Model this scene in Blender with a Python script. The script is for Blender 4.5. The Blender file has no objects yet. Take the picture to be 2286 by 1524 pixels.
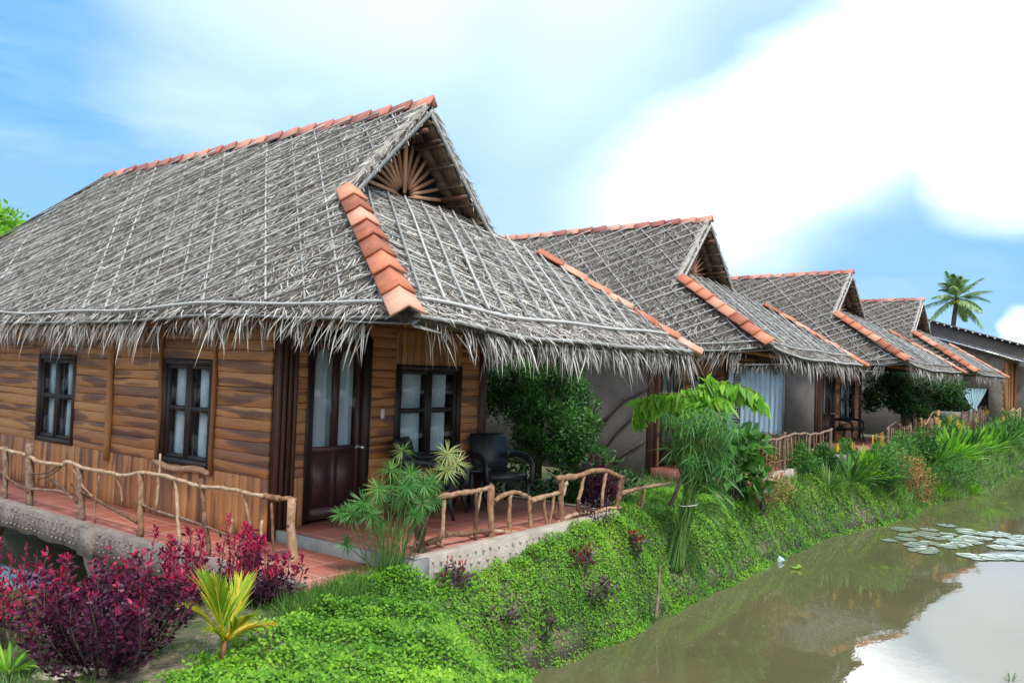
import bpy, math, random
import numpy as np
random.seed(7); rng = np.random.default_rng(11)
sc = bpy.context.scene; col = sc.collection
R = math.radians
# ------------------------------------------------------------------ camera
CZ = 1.85
cam_d = bpy.data.cameras.new('camera'); cam = bpy.data.objects.new('camera', cam_d); col.objects.link(cam)
_h, _p, _r, FPX = R(37.0), R(2.04), R(1.92), 1828.0
def _v(a): return np.array(a, float)
Fw = _v([math.cos(_p)*math.cos(_h), math.cos(_p)*math.sin(_h), math.sin(_p)])
_R0 = _v([math.sin(_h), -math.cos(_h), 0]); _U0 = np.cross(_R0, Fw)
Rt = math.cos(_r)*_R0 + math.sin(_r)*_U0; Up = math.cos(_r)*_U0 - math.sin(_r)*_R0
from mathutils import Matrix, Vector
cam.matrix_world = Matrix(((Rt[0], Up[0], -Fw[0], 0), (Rt[1], Up[1], -Fw[1], 0), (Rt[2], Up[2], -Fw[2], CZ), (0, 0, 0, 1)))
cam_d.sensor_width = 36; cam_d.lens = 36*FPX/2286; cam_d.clip_end = 4000; cam_d.clip_start = .05
sc.camera = cam
CP = _v([0, 0, CZ])
def ray(x, y): return Fw*FPX + (x-1143)*Rt - (y-762)*Up
def onz(x, y, z=0.): d = ray(x, y); return CP + d*(z-CZ)/d[2]
def onX(x, y, X): d = ray(x, y); return CP + d*X/d[0]
def onY(x, y, Y): d = ray(x, y); return CP + d*Y/d[1]
def onP(x, y, A, B):                     # vertical plane through ground points A, B
    n = _v([B[1]-A[1], -(B[0]-A[0]), 0]); d = ray(x, y)
    return CP + d*((_v([A[0], A[1], 0])-CP)@n)/(d@n)
# ------------------------------------------------------------------ node helpers
def mat(name):
    m = bpy.data.materials.new(name); m.use_nodes = True
    nt = m.node_tree; nt.nodes.clear()
    out = nt.nodes.new('ShaderNodeOutputMaterial'); b = nt.nodes.new('ShaderNodeBsdfPrincipled')
    nt.links.new(b.outputs[0], out.inputs[0]); return m, nt, b, out
def N(nt, t, **k):
    n = nt.nodes.new(t)
    for a, v in k.items():
        if a.startswith('i_'): n.inputs[a[2:].replace('_', ' ')].default_value = v
        else: setattr(n, a, v)
    return n
def ramp(nt, fac, stops, interp='LINEAR'):
    n = nt.nodes.new('ShaderNodeValToRGB'); n.color_ramp.interpolation = interp
    e = n.color_ramp.elements
    while len(e) < len(stops): e.new(.5)
    for i, (p, c) in enumerate(stops): e[i].position = p; e[i].color = (*c, 1)
    nt.links.new(fac, n.inputs[0]); return n.outputs[0]
def math_(nt, op, a, b=None, c=None):
    n = nt.nodes.new('ShaderNodeMath'); n.operation = op
    for i, v in enumerate((a, b, c)):
        if v is None: continue
        if isinstance(v, (int, float)): n.inputs[i].default_value = v
        else: nt.links.new(v, n.inputs[i])
    return n.outputs[0]
def mixc(nt, fac, a, b, blend='MIX'):
    n = nt.nodes.new('ShaderNodeMix'); n.data_type = 'RGBA'; n.blend_type = blend
    for s, v in ((n.inputs[0], fac), (n.inputs[6], a), (n.inputs[7], b)):
        if isinstance(v, (int, float)): s.default_value = v
        elif isinstance(v, tuple): s.default_value = (*v, 1)
        else: nt.links.new(v, s)
    return n.outputs[2]
def noise(nt, scale, detail=4, vec=None, rough=.6, dist=0.):
    n = N(nt, 'ShaderNodeTexNoise'); n.inputs['Scale'].default_value = scale; n.inputs['Detail'].default_value = detail
    n.inputs['Roughness'].default_value = rough; n.inputs['Distortion'].default_value = dist
    if vec is not None: nt.links.new(vec, n.inputs['Vector'])
    return n.outputs[0]
def geo(nt): return N(nt, 'ShaderNodeNewGeometry').outputs['Position']
def obj_c(nt): return N(nt, 'ShaderNodeTexCoord').outputs['Object']
def attr(nt, name='rnd'): return N(nt, 'ShaderNodeAttribute', attribute_name=name).outputs['Fac']
def bump(nt, b, h, strength=.5, dist=.01):
    n = nt.nodes.new('ShaderNodeBump'); n.inputs['Strength'].default_value = strength; n.inputs['Distance'].default_value = dist
    nt.links.new(h, n.inputs['Height']); nt.links.new(n.outputs[0], b.inputs['Normal'])
def scaled(nt, vec, s, loc=(0, 0, 0)):
    n = N(nt, 'ShaderNodeMapping'); nt.links.new(vec, n.inputs[0]); n.inputs['Scale'].default_value = s; n.inputs['Location'].default_value = loc
    return n.outputs[0]
M = {}
def simple(name, stops, scale=8, rough=.85, bumpk=.4, bdist=.01, use_rnd=.5, spec=.3, stretch=(1, 1, 1)):
    m, nt, b, o = mat(name)
    v = scaled(nt, obj_c(nt), stretch)
    f = noise(nt, scale, 6, v)
    g = math_(nt, 'ADD', math_(nt, 'MULTIPLY', f, 1-use_rnd), math_(nt, 'MULTIPLY', attr(nt), use_rnd))
    c = ramp(nt, g, stops); nt.links.new(c, b.inputs['Base Color'])
    b.inputs['Roughness'].default_value = rough; b.inputs['Specular IOR Level'].default_value = spec
    if bumpk: bump(nt, b, noise(nt, scale*4, 4, v), bumpk, bdist)
    M[name] = m; return m
simple('thatch', [(.12, (.065, .050, .038)), (.28, (.25, .22, .185)), (.48, (.44, .41, .365)), (.72, (.60, .57, .52)), (.9, (.72, .68, .62)), (1, (.50, .36, .24))], 5, .75, .3, use_rnd=.8)
simple('thatch_base', [(.3, (.04, .032, .025)), (.5, (.12, .098, .08)), (.7, (.22, .19, .16))], 14, .95, 1, .03, use_rnd=0, stretch=(1, 1, 1))
simple('thatch_under', [(.3, (.07, .045, .03)), (.6, (.2, .135, .09)), (.8, (.3, .22, .15))], 9, .95, .6, .02, use_rnd=0, stretch=(1, 5, 1))
simple('batten', [(.2, (.18, .18, .175)), (.5, (.34, .34, .33)), (.8, (.52, .51, .49))], 6, .6, .3, use_rnd=.6)
simple('tile', [(.22, (.26, .09, .05)), (.40, (.50, .17, .09)), (.62, (.62, .25, .14)), (.85, (.62, .38, .28))], 7, .75, .3, .006, use_rnd=.55)
simple('ridgetile', [(.25, (.28, .10, .08)), (.5, (.42, .17, .13)), (.7, (.55, .26, .18)), (.9, (.50, .38, .34))], 7, .8, .3, .006, use_rnd=.6)
simple('darkwood', [(.3, (.045, .019, .018)), (.7, (.075, .033, .030))], 5, .45, .15, .004, use_rnd=.2, spec=.4, stretch=(6, 6, 1))
simple('framewood', [(.3, (.018, .011, .010)), (.7, (.036, .021, .018))], 5, .5, .15, .004, use_rnd=.2, spec=.4)
simple('postwood', [(.3, (.04, .018, .013)), (.7, (.13, .057, .038))], 5, .55, .3, .006, use_rnd=.4, stretch=(6, 6, .7))
simple('tanwood', [(.3, (.28, .13, .07)), (.7, (.52, .29, .18))], 6, .7, .3, use_rnd=.5)
simple('trim', [(.3, (.20, .085, .030)), (.7, (.38, .18, .07))], 6, .7, .5, use_rnd=.4, stretch=(4, 4, 1))
simple('branch', [(.30, (.10, .05, .028)), (.46, (.25, .135, .075)), (.58, (.36, .22, .13)), (.75, (.52, .38, .26))], 16, .8, .9, .012, use_rnd=.35, stretch=(1, 1, 1))
simple('branch_old', [(.30, (.045, .027, .02)), (.5, (.14, .08, .052)), (.75, (.32, .23, .17))], 16, .85, .9, .012, use_rnd=.35)
simple('bark', [(.3, (.04, .03, .022)), (.7, (.13, .10, .075))], 9, .9, .8, .012, use_rnd=.2)
simple('plaster', [(.25, (.105, .092, .086)), (.55, (.15, .132, .122)), (.8, (.19, .17, .155))], 2.2, .95, .7, .012, use_rnd=0)
simple('plaster_rough', [(.25, (.14, .112, .093)), (.6, (.24, .20, .17)), (.8, (.32, .28, .235))], 5, .95, 1, .03, use_rnd=0)
simple('concrete', [(.2, (.22, .185, .15)), (.5, (.38, .33, .275)), (.8, (.50, .45, .38))], 5, .95, 1, .02, use_rnd=0)
simple('kerb', [(.3, (.16, .155, .15)), (.7, (.27, .26, .25))], 4, .9, .5, .008, use_rnd=0)
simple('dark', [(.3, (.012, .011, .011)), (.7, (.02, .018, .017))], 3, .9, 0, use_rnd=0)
simple('wicker', [(.3, (.008, .009, .011)), (.7, (.022, .024, .028))], 30, .42, .5, .004, use_rnd=.3, spec=.5)
simple('metal', [(.3, (.5, .5, .5)), (.7, (.65, .65, .65))], 4, .3, 0, use_rnd=0, spec=.8); M['metal'].node_tree.nodes['Principled BSDF'].inputs['Metallic'].default_value = .9
simple('white', [(.3, (.6, .6, .56)), (.7, (.72, .72, .68))], 4, .5, 0, use_rnd=0)
simple('tinroof', [(.3, (.07, .075, .08)), (.7, (.16, .165, .17))], 3, .6, .3, use_rnd=0)
simple('rock', [(.3, (.28, .24, .19)), (.7, (.50, .45, .38))], 5, .95, 1, .02, use_rnd=0)
simple('lilypad', [(.2, (.14, .20, .14)), (.6, (.26, .34, .28)), (.9, (.20, .20, .12))], 3, .16, .2, .003, use_rnd=.8, spec=1.0)
# plank wood with dark heartwood figures, drawn in each board's own UV
m, nt, b, o = mat('plank')
uv = N(nt, 'ShaderNodeUVMap', uv_map='uv').outputs[0]; r_ = attr(nt)
cb = N(nt, 'ShaderNodeCombineXYZ'); nt.links.new(math_(nt, 'MULTIPLY', r_, 40), cb.inputs[2])
va = N(nt, 'ShaderNodeVectorMath', operation='ADD'); nt.links.new(scaled(nt, uv, (1.0, 7.5, 1)), va.inputs[0]); nt.links.new(cb.outputs[0], va.inputs[1])
fig = noise(nt, .9, 1.5, va.outputs[0], .4, .5)
vb = N(nt, 'ShaderNodeVectorMath', operation='ADD'); nt.links.new(scaled(nt, uv, (2, 60, 1)), vb.inputs[0]); nt.links.new(cb.outputs[0], vb.inputs[1])
grain = noise(nt, 1.5, 6, vb.outputs[0], .65, .5)
base = ramp(nt, r_, [(0, (.36, .140, .042)), (.3, (.45, .19, .060)), (.6, (.50, .23, .080)), (.85, (.37, .145, .050)), (1, (.22, .10, .056))])
heart = ramp(nt, fig, [(.54, (0, 0, 0)), (.565, (.62, .62, .62)), (.68, (.92, .92, .92))])
c = mixc(nt, heart, base, (.13, .057, .038))
c = mixc(nt, 1., c, ramp(nt, grain, [(.25, (.5, .5, .5)), (.6, (1, 1, 1))]), 'MULTIPLY')
nt.links.new(c, b.inputs['Base Color']); b.inputs['Roughness'].default_value = .6; bump(nt, b, grain, .5, .006); M['plank'] = m
# floor tiles
m, nt, b, o = mat('floortile')
bk = N(nt, 'ShaderNodeTexBrick', offset=0.0); nt.links.new(scaled(nt, obj_c(nt), (1, 1, 1), (.1, .05, 0)), bk.inputs['Vector'])
bk.inputs['Scale'].default_value = 1; bk.inputs['Brick Width'].default_value = .4; bk.inputs['Row Height'].default_value = .4; bk.inputs['Mortar Size'].default_value = .006
bk.inputs['Color1'].default_value = (.27, .085, .055, 1); bk.inputs['Color2'].default_value = (.33, .115, .08, 1); bk.inputs['Mortar'].default_value = (.5, .33, .26, 1)
st = noise(nt, 1, 5, scaled(nt, obj_c(nt), (25, 1.5, 1))); c = mixc(nt, 1., bk.outputs[0], ramp(nt, st, [(.3, (.75, .75, .75)), (.7, (1.25, 1.2, 1.2))]), 'MULTIPLY')
nt.links.new(c, b.inputs['Base Color']); b.inputs['Roughness'].default_value = .55; M['floortile'] = m
# curtain, glass
m, nt, b, o = mat('curtain'); b.inputs['Base Color'].default_value = (.78, .86, .92, 1); b.inputs['Roughness'].default_value = .9
tr = N(nt, 'ShaderNodeBsdfTranslucent'); tr.inputs[0].default_value = (.7, .8, .85, 1); mx = N(nt, 'ShaderNodeMixShader'); mx.inputs[0].default_value = .25
nt.links.new(b.outputs[0], mx.inputs[1]); nt.links.new(tr.outputs[0], mx.inputs[2]); nt.links.new(mx.outputs[0], o.inputs[0]); M['curtain'] = m
for nm_, c_ in (('curtain_blue_shaded', (.34, .46, .56)), ('curtain_pale', (.50, .70, .76))):  # the blue one is darker: eave shade put into the curtain colour
    simple(nm_, [(.3, tuple(v*.9 for v in c_)), (.7, c_)], 3, .9, .1, use_rnd=0)
m, nt, b, o = mat('glass'); nt.nodes.remove(b)
gl = N(nt, 'ShaderNodeBsdfGlossy'); gl.inputs['Roughness'].default_value = .02; tp = N(nt, 'ShaderNodeBsdfTransparent'); tp.inputs[0].default_value = (.93, .97, .98, 1)
lw = N(nt, 'ShaderNodeLayerWeight'); lw.inputs[0].default_value = .5; fr = math_(nt, 'ADD', math_(nt, 'MULTIPLY', math_(nt, 'POWER', lw.outputs['Facing'], 4), .5), .05); mx = N(nt, 'ShaderNodeMixShader')
nt.links.new(fr, mx.inputs[0]); nt.links.new(tp.outputs[0], mx.inputs[1]); nt.links.new(gl.outputs[0], mx.inputs[2]); nt.links.new(mx.outputs[0], o.inputs[0]); M['glass'] = m
def leafmat(name, stops, trans=.35, rough=.45, scale=3., tint=(1, 1, 1), rk=.75):
    m, nt, b, o = mat(name)
    f = noise(nt, scale, 3, geo(nt))
    g = math_(nt, 'ADD', math_(nt, 'MULTIPLY', f, 1-rk), math_(nt, 'MULTIPLY', attr(nt), rk))
    c = ramp(nt, g, stops); nt.links.new(c, b.inputs['Base Color']); b.inputs['Roughness'].default_value = rough; b.inputs['Specular IOR Level'].default_value = .35
    t = N(nt, 'ShaderNodeBsdfTranslucent'); nt.links.new(mixc(nt, 1., c, (1.5*tint[0], 1.5*tint[1], 1.1*tint[2]), 'MULTIPLY'), t.inputs[0])
    mx = N(nt, 'ShaderNodeMixShader'); mx.inputs[0].default_value = trans
    nt.links.new(b.outputs[0], mx.inputs[1]); nt.links.new(t.outputs[0], mx.inputs[2]); nt.links.new(mx.outputs[0], o.inputs[0]); M[name] = m
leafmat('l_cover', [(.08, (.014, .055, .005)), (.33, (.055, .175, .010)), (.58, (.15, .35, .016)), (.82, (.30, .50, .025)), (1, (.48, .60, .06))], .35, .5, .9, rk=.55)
leafmat('l_grass', [(.1, (.05, .12, .02)), (.5, (.12, .27, .05)), (.8, (.22, .36, .08)), (1, (.40, .38, .18))])
leafmat('l_dark', [(.1, (.010, .030, .008)), (.5, (.022, .075, .014)), (.85, (.05, .15, .025)), (1, (.10, .24, .035))], .2, .35, 1.5)
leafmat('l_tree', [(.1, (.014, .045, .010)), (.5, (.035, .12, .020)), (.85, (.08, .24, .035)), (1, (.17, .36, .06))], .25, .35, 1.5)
leafmat('l_mid', [(.1, (.03, .08, .015)), (.5, (.06, .18, .03)), (.85, (.12, .30, .05)), (1, (.22, .42, .08))])
leafmat('l_bright', [(.1, (.08, .22, .02)), (.5, (.16, .40, .03)), (.85, (.30, .52, .05)), (1, (.5, .62, .12))], .45)
leafmat('l_papyrus', [(.1, (.035, .12, .025)), (.45, (.08, .24, .05)), (.72, (.18, .36, .08)), (.85, (.38, .42, .16)), (1, (.6, .5, .28))], .3, .4)
leafmat('l_dry', [(.1, (.10, .05, .02)), (.4, (.25, .14, .05)), (.7, (.42, .24, .08)), (1, (.15, .22, .05))], .2, .7)
leafmat('l_purple', [(.1, (.018, .006, .016)), (.45, (.055, .010, .032)), (.8, (.115, .016, .052)), (1, (.22, .024, .085))], .25, .4, rk=.8)
leafmat('l_plum', [(.1, (.03, .018, .03)), (.5, (.075, .04, .06)), (1, (.18, .10, .13))], .2, .5)
leafmat('l_pink', [(.05, (.10, .010, .035)), (.35, (.30, .012, .06)), (.65, (.55, .02, .095)), (.92, (.68, .05, .13)), (1, (.7, .18, .22))], .35, .4)
leafmat('l_red', [(.1, (.16, .01, .02)), (.6, (.40, .015, .03)), (1, (.6, .05, .06))], .3, .4)
leafmat('l_yellow', [(.1, (.10, .25, .02)), (.35, (.30, .42, .03)), (.7, (.62, .50, .04)), (1, (.75, .42, .05))], .35, .4)
leafmat('l_flower', [(.1, (.75, .35, .02)), (.6, (.85, .55, .03)), (1, (.85, .25, .03))], .3, .5)
leafmat('l_stem', [(.1, (.05, .13, .03)), (.6, (.09, .20, .04)), (1, (.18, .26, .07))], .1, .45)
leafmat('l_coco', [(.1, (.12, .22, .10)), (.5, (.24, .38, .17)), (1, (.45, .52, .28))], .3, .45)
# ground
m, nt, b, o = mat('soil'); p = geo(nt)
f1 = noise(nt, .9, 6, p); f2 = noise(nt, 14, 5, p); f = math_(nt, 'ADD', math_(nt, 'MULTIPLY', f1, .6), math_(nt, 'MULTIPLY', f2, .4))
c = ramp(nt, f, [(.36, (.035, .055, .018)), (.47, (.055, .085, .025)), (.53, (.12, .10, .06)), (.62, (.24, .20, .145))])
sz = N(nt, 'ShaderNodeSeparateXYZ'); nt.links.new(p, sz.inputs[0]); wet = N(nt, 'ShaderNodeMapRange'); nt.links.new(sz.outputs[2], wet.inputs[0]); wet.inputs[1].default_value = -1.02; wet.inputs[2].default_value = -1.14
c = mixc(nt, wet.outputs[0], c, (.035, .027, .017))
nt.links.new(c, b.inputs['Base Color']); b.inputs['Roughness'].default_value = .9; bump(nt, b, f2, 1, .03); M['soil'] = m
# water
m, nt, b, o = mat('water'); p = geo(nt)
fw = noise(nt, .5, 4, p); c = ramp(nt, fw, [(.3, (.092, .090, .041)), (.7, (.122, .116, .055))]); nt.links.new(c, b.inputs['Base Color'])
b.inputs['Roughness'].default_value = .02; b.inputs['IOR'].default_value = 1.65; b.inputs['Specular IOR Level'].default_value = .6
w1 = noise(nt, 2.2, 3, scaled(nt, p, (1, 2.2, 1))); w2 = noise(nt, 14, 2, scaled(nt, p, (1, 1.6, 1)))
bump(nt, b, math_(nt, 'ADD', w1, math_(nt, 'MULTIPLY', w2, .10)), .10, .012); M['water'] = m
# ------------------------------------------------------------------ mesh builder
class MB:
    def __init__(s): s.v = []; s.n = 0; s.loops = []; s.tot = []; s.rnd = []; s.uv = []
    def add(s, verts, faces, rnd=None, uv=None):
        verts = np.asarray(verts, float).reshape(-1, 3); faces = np.asarray(faces, int)
        if faces.ndim == 1: faces = faces[None]
        s.v.append(verts); s.loops.append((faces+s.n).ravel()); s.tot.append(np.full(len(faces), faces.shape[1]))
        if rnd is None: rnd = rng.random()
        s.rnd.append(np.broadcast_to(np.asarray(rnd, float), (len(faces),)).copy())
        k = faces.size
        s.uv.append(np.zeros((k, 2)) if uv is None else np.asarray(uv, float)[faces.ravel()])
        s.n += len(verts); return s
    def box(s, a, b_, rnd=None):
        x0, y0, z0 = a; x1, y1, z1 = b_
        v = [(x0, y0, z0), (x1, y0, z0), (x1, y1, z0), (x0, y1, z0), (x0, y0, z1), (x1, y0, z1), (x1, y1, z1), (x0, y1, z1)]
        return s.add(v, [(0, 3, 2, 1), (4, 5, 6, 7), (0, 1, 5, 4), (1, 2, 6, 5), (2, 3, 7, 6), (3, 0, 4, 7)], rnd)
    def hexa(s, v, rnd=None, uv=None): return s.add(v, [(0, 3, 2, 1), (4, 5, 6, 7), (0, 1, 5, 4), (1, 2, 6, 5), (2, 3, 7, 6), (3, 0, 4, 7)], rnd, uv)
    def tube(s, pts, rad, n=7, jit=0., rnd=None, flat=1.):
        pts = np.asarray(pts, float); k = len(pts); rad = np.broadcast_to(np.asarray(rad, float), (k,))
        t = np.gradient(pts, axis=0); t /= np.linalg.norm(t, axis=1)[:, None]+1e-9
        up = _v([0, 0, 1]) if abs(t[0][2]) < .8 else _v([1, 0, 0])
        vs = []
        for i in range(k):
            a = np.cross(up, t[i]); a /= np.linalg.norm(a)+1e-9; c_ = np.cross(t[i], a); up = c_
            for j in range(n):
                an = 2*math.pi*j/n; rr = rad[i]*(1+(rng.random()-.5)*jit)
                vs.append(pts[i]+a*math.cos(an)*rr+c_*math.sin(an)*rr*flat)
        vs.append(pts[0]); vs.append(pts[-1])
        q = [(i*n+j, i*n+(j+1) % n, (i+1)*n+(j+1) % n, (i+1)*n+j) for i in range(k-1) for j in range(n)]
        tr_ = [(k*n, (j+1) % n, j) for j in range(n)]+[(k*n+1, (k-1)*n+j, (k-1)*n+(j+1) % n) for j in range(n)]
        if rnd is None: rnd = rng.random()
        s.add(vs, q, rnd); s.n -= 0
        off = s.n-len(vs); s.loops.append((np.array(tr_)+off).ravel()); s.tot.append(np.full(len(tr_), 3)); s.rnd.append(np.full(len(tr_), rnd)); s.uv.append(np.zeros((len(tr_)*3, 2)))
        return s
    def blades(s, P, D, S, L, W, B, rnd=None):     # P base, D dir, S side, L length, W width, B bend vector at tip
        P = np.asarray(P, float); D = np.asarray(D, float); S = np.asarray(S, float); k = len(P); L = np.broadcast_to(L, (k,))[:, None]; W = np.broadcast_to(W, (k,))[:, None]
        B = np.asarray(B, float); m_ = P+D*L*.5+B*.3; t = P+D*L+B
        V = np.stack([P-S*W*.3, P+S*W*.3, m_+S*W*.5, m_-S*W*.5, t], 1).reshape(-1, 3)
        i = np.arange(k)[:, None]*5
        r = rng.random(k) if rnd is None else rnd
        s.add(V, i+np.array([[0, 1, 2, 3]]), r); off = s.n-len(V)
        f = (i+np.array([[3, 2, 4]])+off); s.loops.append(f.ravel()); s.tot.append(np.full(k, 3)); s.rnd.append(np.broadcast_to(r, (k,)).copy()); s.uv.append(np.zeros((k*3, 2)))
        return s
    def leaves(s, P, D, S, L, W, fold=.15, rnd=None):
        P = np.asarray(P, float); D = np.asarray(D, float); S = np.asarray(S, float); k = len(P); L = np.broadcast_to(L, (k,))[:, None]; W = np.broadcast_to(W, (k,))[:, None]
        Nn = np.cross(D, S)
        V = np.stack([P, P+D*L*.45+S*W*.5+Nn*fold*W, P+D*L, P+D*L*.45-S*W*.5+Nn*fold*W], 1).reshape(-1, 3)
        i = np.arange(k)[:, None]*4; r = rng.random(k) if rnd is None else rnd
        # two triangles sharing the midrib
        s.add(V, i+np.array([[0, 1, 2]]), r); off = s.n-len(V)
        f = i+np.array([[0, 2, 3]])+off; s.loops.append(f.ravel()); s.tot.append(np.full(k, 3)); s.rnd.append(np.broadcast_to(r, (k,)).copy()); s.uv.append(np.zeros((k*3, 2)))
        return s
    def build(s, name, material, parent=None, smooth=False, loc=None):
        me = bpy.data.meshes.new(name); V = np.concatenate(s.v)
        if loc is not None: V = V-np.asarray(loc, float)
        lp = np.concatenate(s.loops); tt = np.concatenate(s.tot)
        me.vertices.add(len(V)); me.vertices.foreach_set('co', V.astype(np.float32).ravel())
        me.loops.add(len(lp)); me.loops.foreach_set('vertex_index', lp.astype(np.int32))
        me.polygons.add(len(tt)); me.polygons.foreach_set('loop_start', np.concatenate([[0], np.cumsum(tt)[:-1]]).astype(np.int32))
        me.polygons.foreach_set('loop_total', tt.astype(np.int32))
        if smooth: me.polygons.foreach_set('use_smooth', np.ones(len(tt), bool))
        me.update(calc_edges=True)
        a = me.attributes.new('rnd', 'FLOAT', 'FACE'); a.data.foreach_set('value', np.concatenate(s.rnd).astype(np.float32))
        u = me.uv_layers.new(name='uv'); u.data.foreach_set('uv', np.concatenate(s.uv).astype(np.float32).ravel())
        me.validate()
        me.materials.append(M[material] if isinstance(material, str) else material)
        o = bpy.data.objects.new(name, me); col.objects.link(o)
        if parent is not None: o.parent = parent
        if loc is not None: o.location = loc
        return o
def tag(o, label=None, cat=None, group=None, kind=None):
    if label: o['label'] = label
    if cat: o['category'] = cat
    if group: o['group'] = group
    if kind: o['kind'] = kind
    return o
def empty(name, loc, label, cat, group=None, rz=0.):
    o = bpy.data.objects.new(name, None); col.objects.link(o); o.location = loc; o.rotation_euler = (0, 0, rz); o.empty_display_size = .2
    return tag(o, label, cat, group)
def unit(a): a = np.asarray(a, float); return a/(np.linalg.norm(a, axis=-1, keepdims=True)+1e-9)
def rdir(k, up=0.): d = rng.normal(size=(k, 3)); d[:, 2] += up; return unit(d)
def side_of(D): 
    S = np.cross(D, rdir(len(D))); return unit(S)
# ------------------------------------------------------------------ world
def build_world():
    w = bpy.data.worlds.new('World'); sc.world = w; w.use_nodes = True; nt = w.node_tree; nt.nodes.clear()
    out = N(nt, 'ShaderNodeOutputWorld'); bg = N(nt, 'ShaderNodeBackground'); bg.inputs[1].default_value = SKY
    sky = N(nt, 'ShaderNodeTexSky'); sky.sky_type = 'NISHITA'; sky.sun_disc = False
    sky.sun_elevation = SUN_EL; sky.sun_rotation = math.pi/2-SUN_AZ; sky.air_density = 1.2; sky.dust_density = .6; sky.ozone_density = 2.5
    d = N(nt, 'ShaderNodeTexCoord').outputs['Generated']
    nz = N(nt, 'ShaderNodeTexNoise'); nz.inputs['Scale'].default_value = 2.2; nz.inputs['Detail'].default_value = 5; nz.inputs['Roughness'].default_value = .5
    nt.links.new(scaled(nt, d, (1, 1, 2.2)), nz.inputs['Vector'])
    off = N(nt, 'ShaderNodeVectorMath', operation='MULTIPLY_ADD'); nt.links.new(nz.outputs[1], off.inputs[0]); off.inputs[1].default_value = (.22, .22, .20); off.inputs[2].default_value = (-.11, -.11, -.10)
    wd = N(nt, 'ShaderNodeVectorMath', operation='ADD'); nt.links.new(d, wd.inputs[0]); nt.links.new(off.outputs[0], wd.inputs[1])
    nn = N(nt, 'ShaderNodeVectorMath', operation='NORMALIZE'); nt.links.new(wd.outputs[0], nn.inputs[0])
    acc = None
    # cloud banks, plus unseen ones added for whiter ambient: (direction seen at photo x, y), angular radius, soft edge, weight
    # the long bright bank: a soft band along a great circle, fading away from its bright end
    a_, b_ = unit(ray(1300, 560)), unit(ray(2330, 20)); nrm = unit(np.cross(a_, b_))
    dp = N(nt, 'ShaderNodeVectorMath', operation='DOT_PRODUCT'); nt.links.new(nn.outputs[0], dp.inputs[0]); dp.inputs[1].default_value = tuple(nrm)
    bw = N(nt, 'ShaderNodeMapRange', interpolation_type='SMOOTHSTEP'); nt.links.new(math_(nt, 'ABSOLUTE', dp.outputs['Value']), bw.inputs[0]); bw.inputs[1].default_value = .165; bw.inputs[2].default_value = .0; bw.inputs[3].default_value = 0; bw.inputs[4].default_value = 1
    dq = N(nt, 'ShaderNodeVectorMath', operation='DOT_PRODUCT'); nt.links.new(nn.outputs[0], dq.inputs[0]); dq.inputs[1].default_value = tuple(b_)
    al = N(nt, 'ShaderNodeMapRange', interpolation_type='SMOOTHSTEP'); nt.links.new(dq.outputs['Value'], al.inputs[0]); al.inputs[1].default_value = math.cos(R(34)); al.inputs[2].default_value = math.cos(R(7)); al.inputs[3].default_value = 0; al.inputs[4].default_value = 1
    core = math_(nt, 'MULTIPLY', bw.outputs[0], al.outputs[0]); acc = core
    for i_, (x, y, r0, r1, k) in enumerate(CLOUDS_AND_FILL):
        c = unit(ray(x, y)) if r0 >= 0 else unit(_v([x, y, -r0])); r0 = max(r0, 0); dp = N(nt, 'ShaderNodeVectorMath', operation='DOT_PRODUCT'); nt.links.new(nn.outputs[0], dp.inputs[0]); dp.inputs[1].default_value = tuple(c)
        mr = N(nt, 'ShaderNodeMapRange', interpolation_type='SMOOTHSTEP'); nt.links.new(dp.outputs['Value'], mr.inputs[0])
        mr.inputs[1].default_value = math.cos(R(r1)); mr.inputs[2].default_value = math.cos(R(r0)); mr.inputs[3].default_value = 0; mr.inputs[4].default_value = k
        o_ = mr.outputs[0]
        acc = o_ if acc is None else math_(nt, 'MAXIMUM', acc, o_)     # soft union
    wisp = N(nt, 'ShaderNodeTexNoise'); wisp.inputs['Scale'].default_value = 3.0; wisp.inputs['Detail'].default_value = 8; wisp.inputs['Roughness'].default_value = .55
    nt.links.new(scaled(nt, nn.outputs[0], (1, 1, 3.5)), wisp.inputs['Vector'])
    wr = ramp(nt, wisp.outputs[0], [(.5, (0, 0, 0)), (.85, (.3, .3, .3))])
    m1 = math_(nt, 'MAXIMUM', acc, math_(nt, 'MULTIPLY', wr, .8))
    sx = N(nt, 'ShaderNodeSeparateXYZ'); nt.links.new(d, sx.inputs[0])
    tint = mixc(nt, 1., sky.outputs[0], SKYTINT, 'MULTIPLY')
    veil = mixc(nt, .82, tint, (1.15, 3.6, 7.0))
    va_ = None
    for (x, y, r0, r1, k) in VEILS:
        c = unit(ray(x, y)); dp = N(nt, 'ShaderNodeVectorMath', operation='DOT_PRODUCT'); nt.links.new(nn.outputs[0], dp.inputs[0]); dp.inputs[1].default_value = tuple(c)
        mr = N(nt, 'ShaderNodeMapRange', interpolation_type='SMOOTHERSTEP'); nt.links.new(dp.outputs['Value'], mr.inputs[0])
        mr.inputs[1].default_value = math.cos(R(r1)); mr.inputs[2].default_value = 1.; mr.inputs[3].default_value = 0; mr.inputs[4].default_value = k
        o_ = mr.outputs[0]; va_ = o_ if va_ is None else math_(nt, 'ADD', math_(nt, 'MULTIPLY', va_, math_(nt, 'SUBTRACT', 1., o_)), o_)
    veil = mixc(nt, va_, veil, (5.2, 6.9, 8.2))
    col_ = mixc(nt, m1, veil, CLOUDCOL)
    col_ = mixc(nt, 1., col_, mixc(nt, math_(nt, 'MULTIPLY', core, core), (1., 1., 1.), (2.2, 2.2, 2.2)), 'MULTIPLY')
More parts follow.
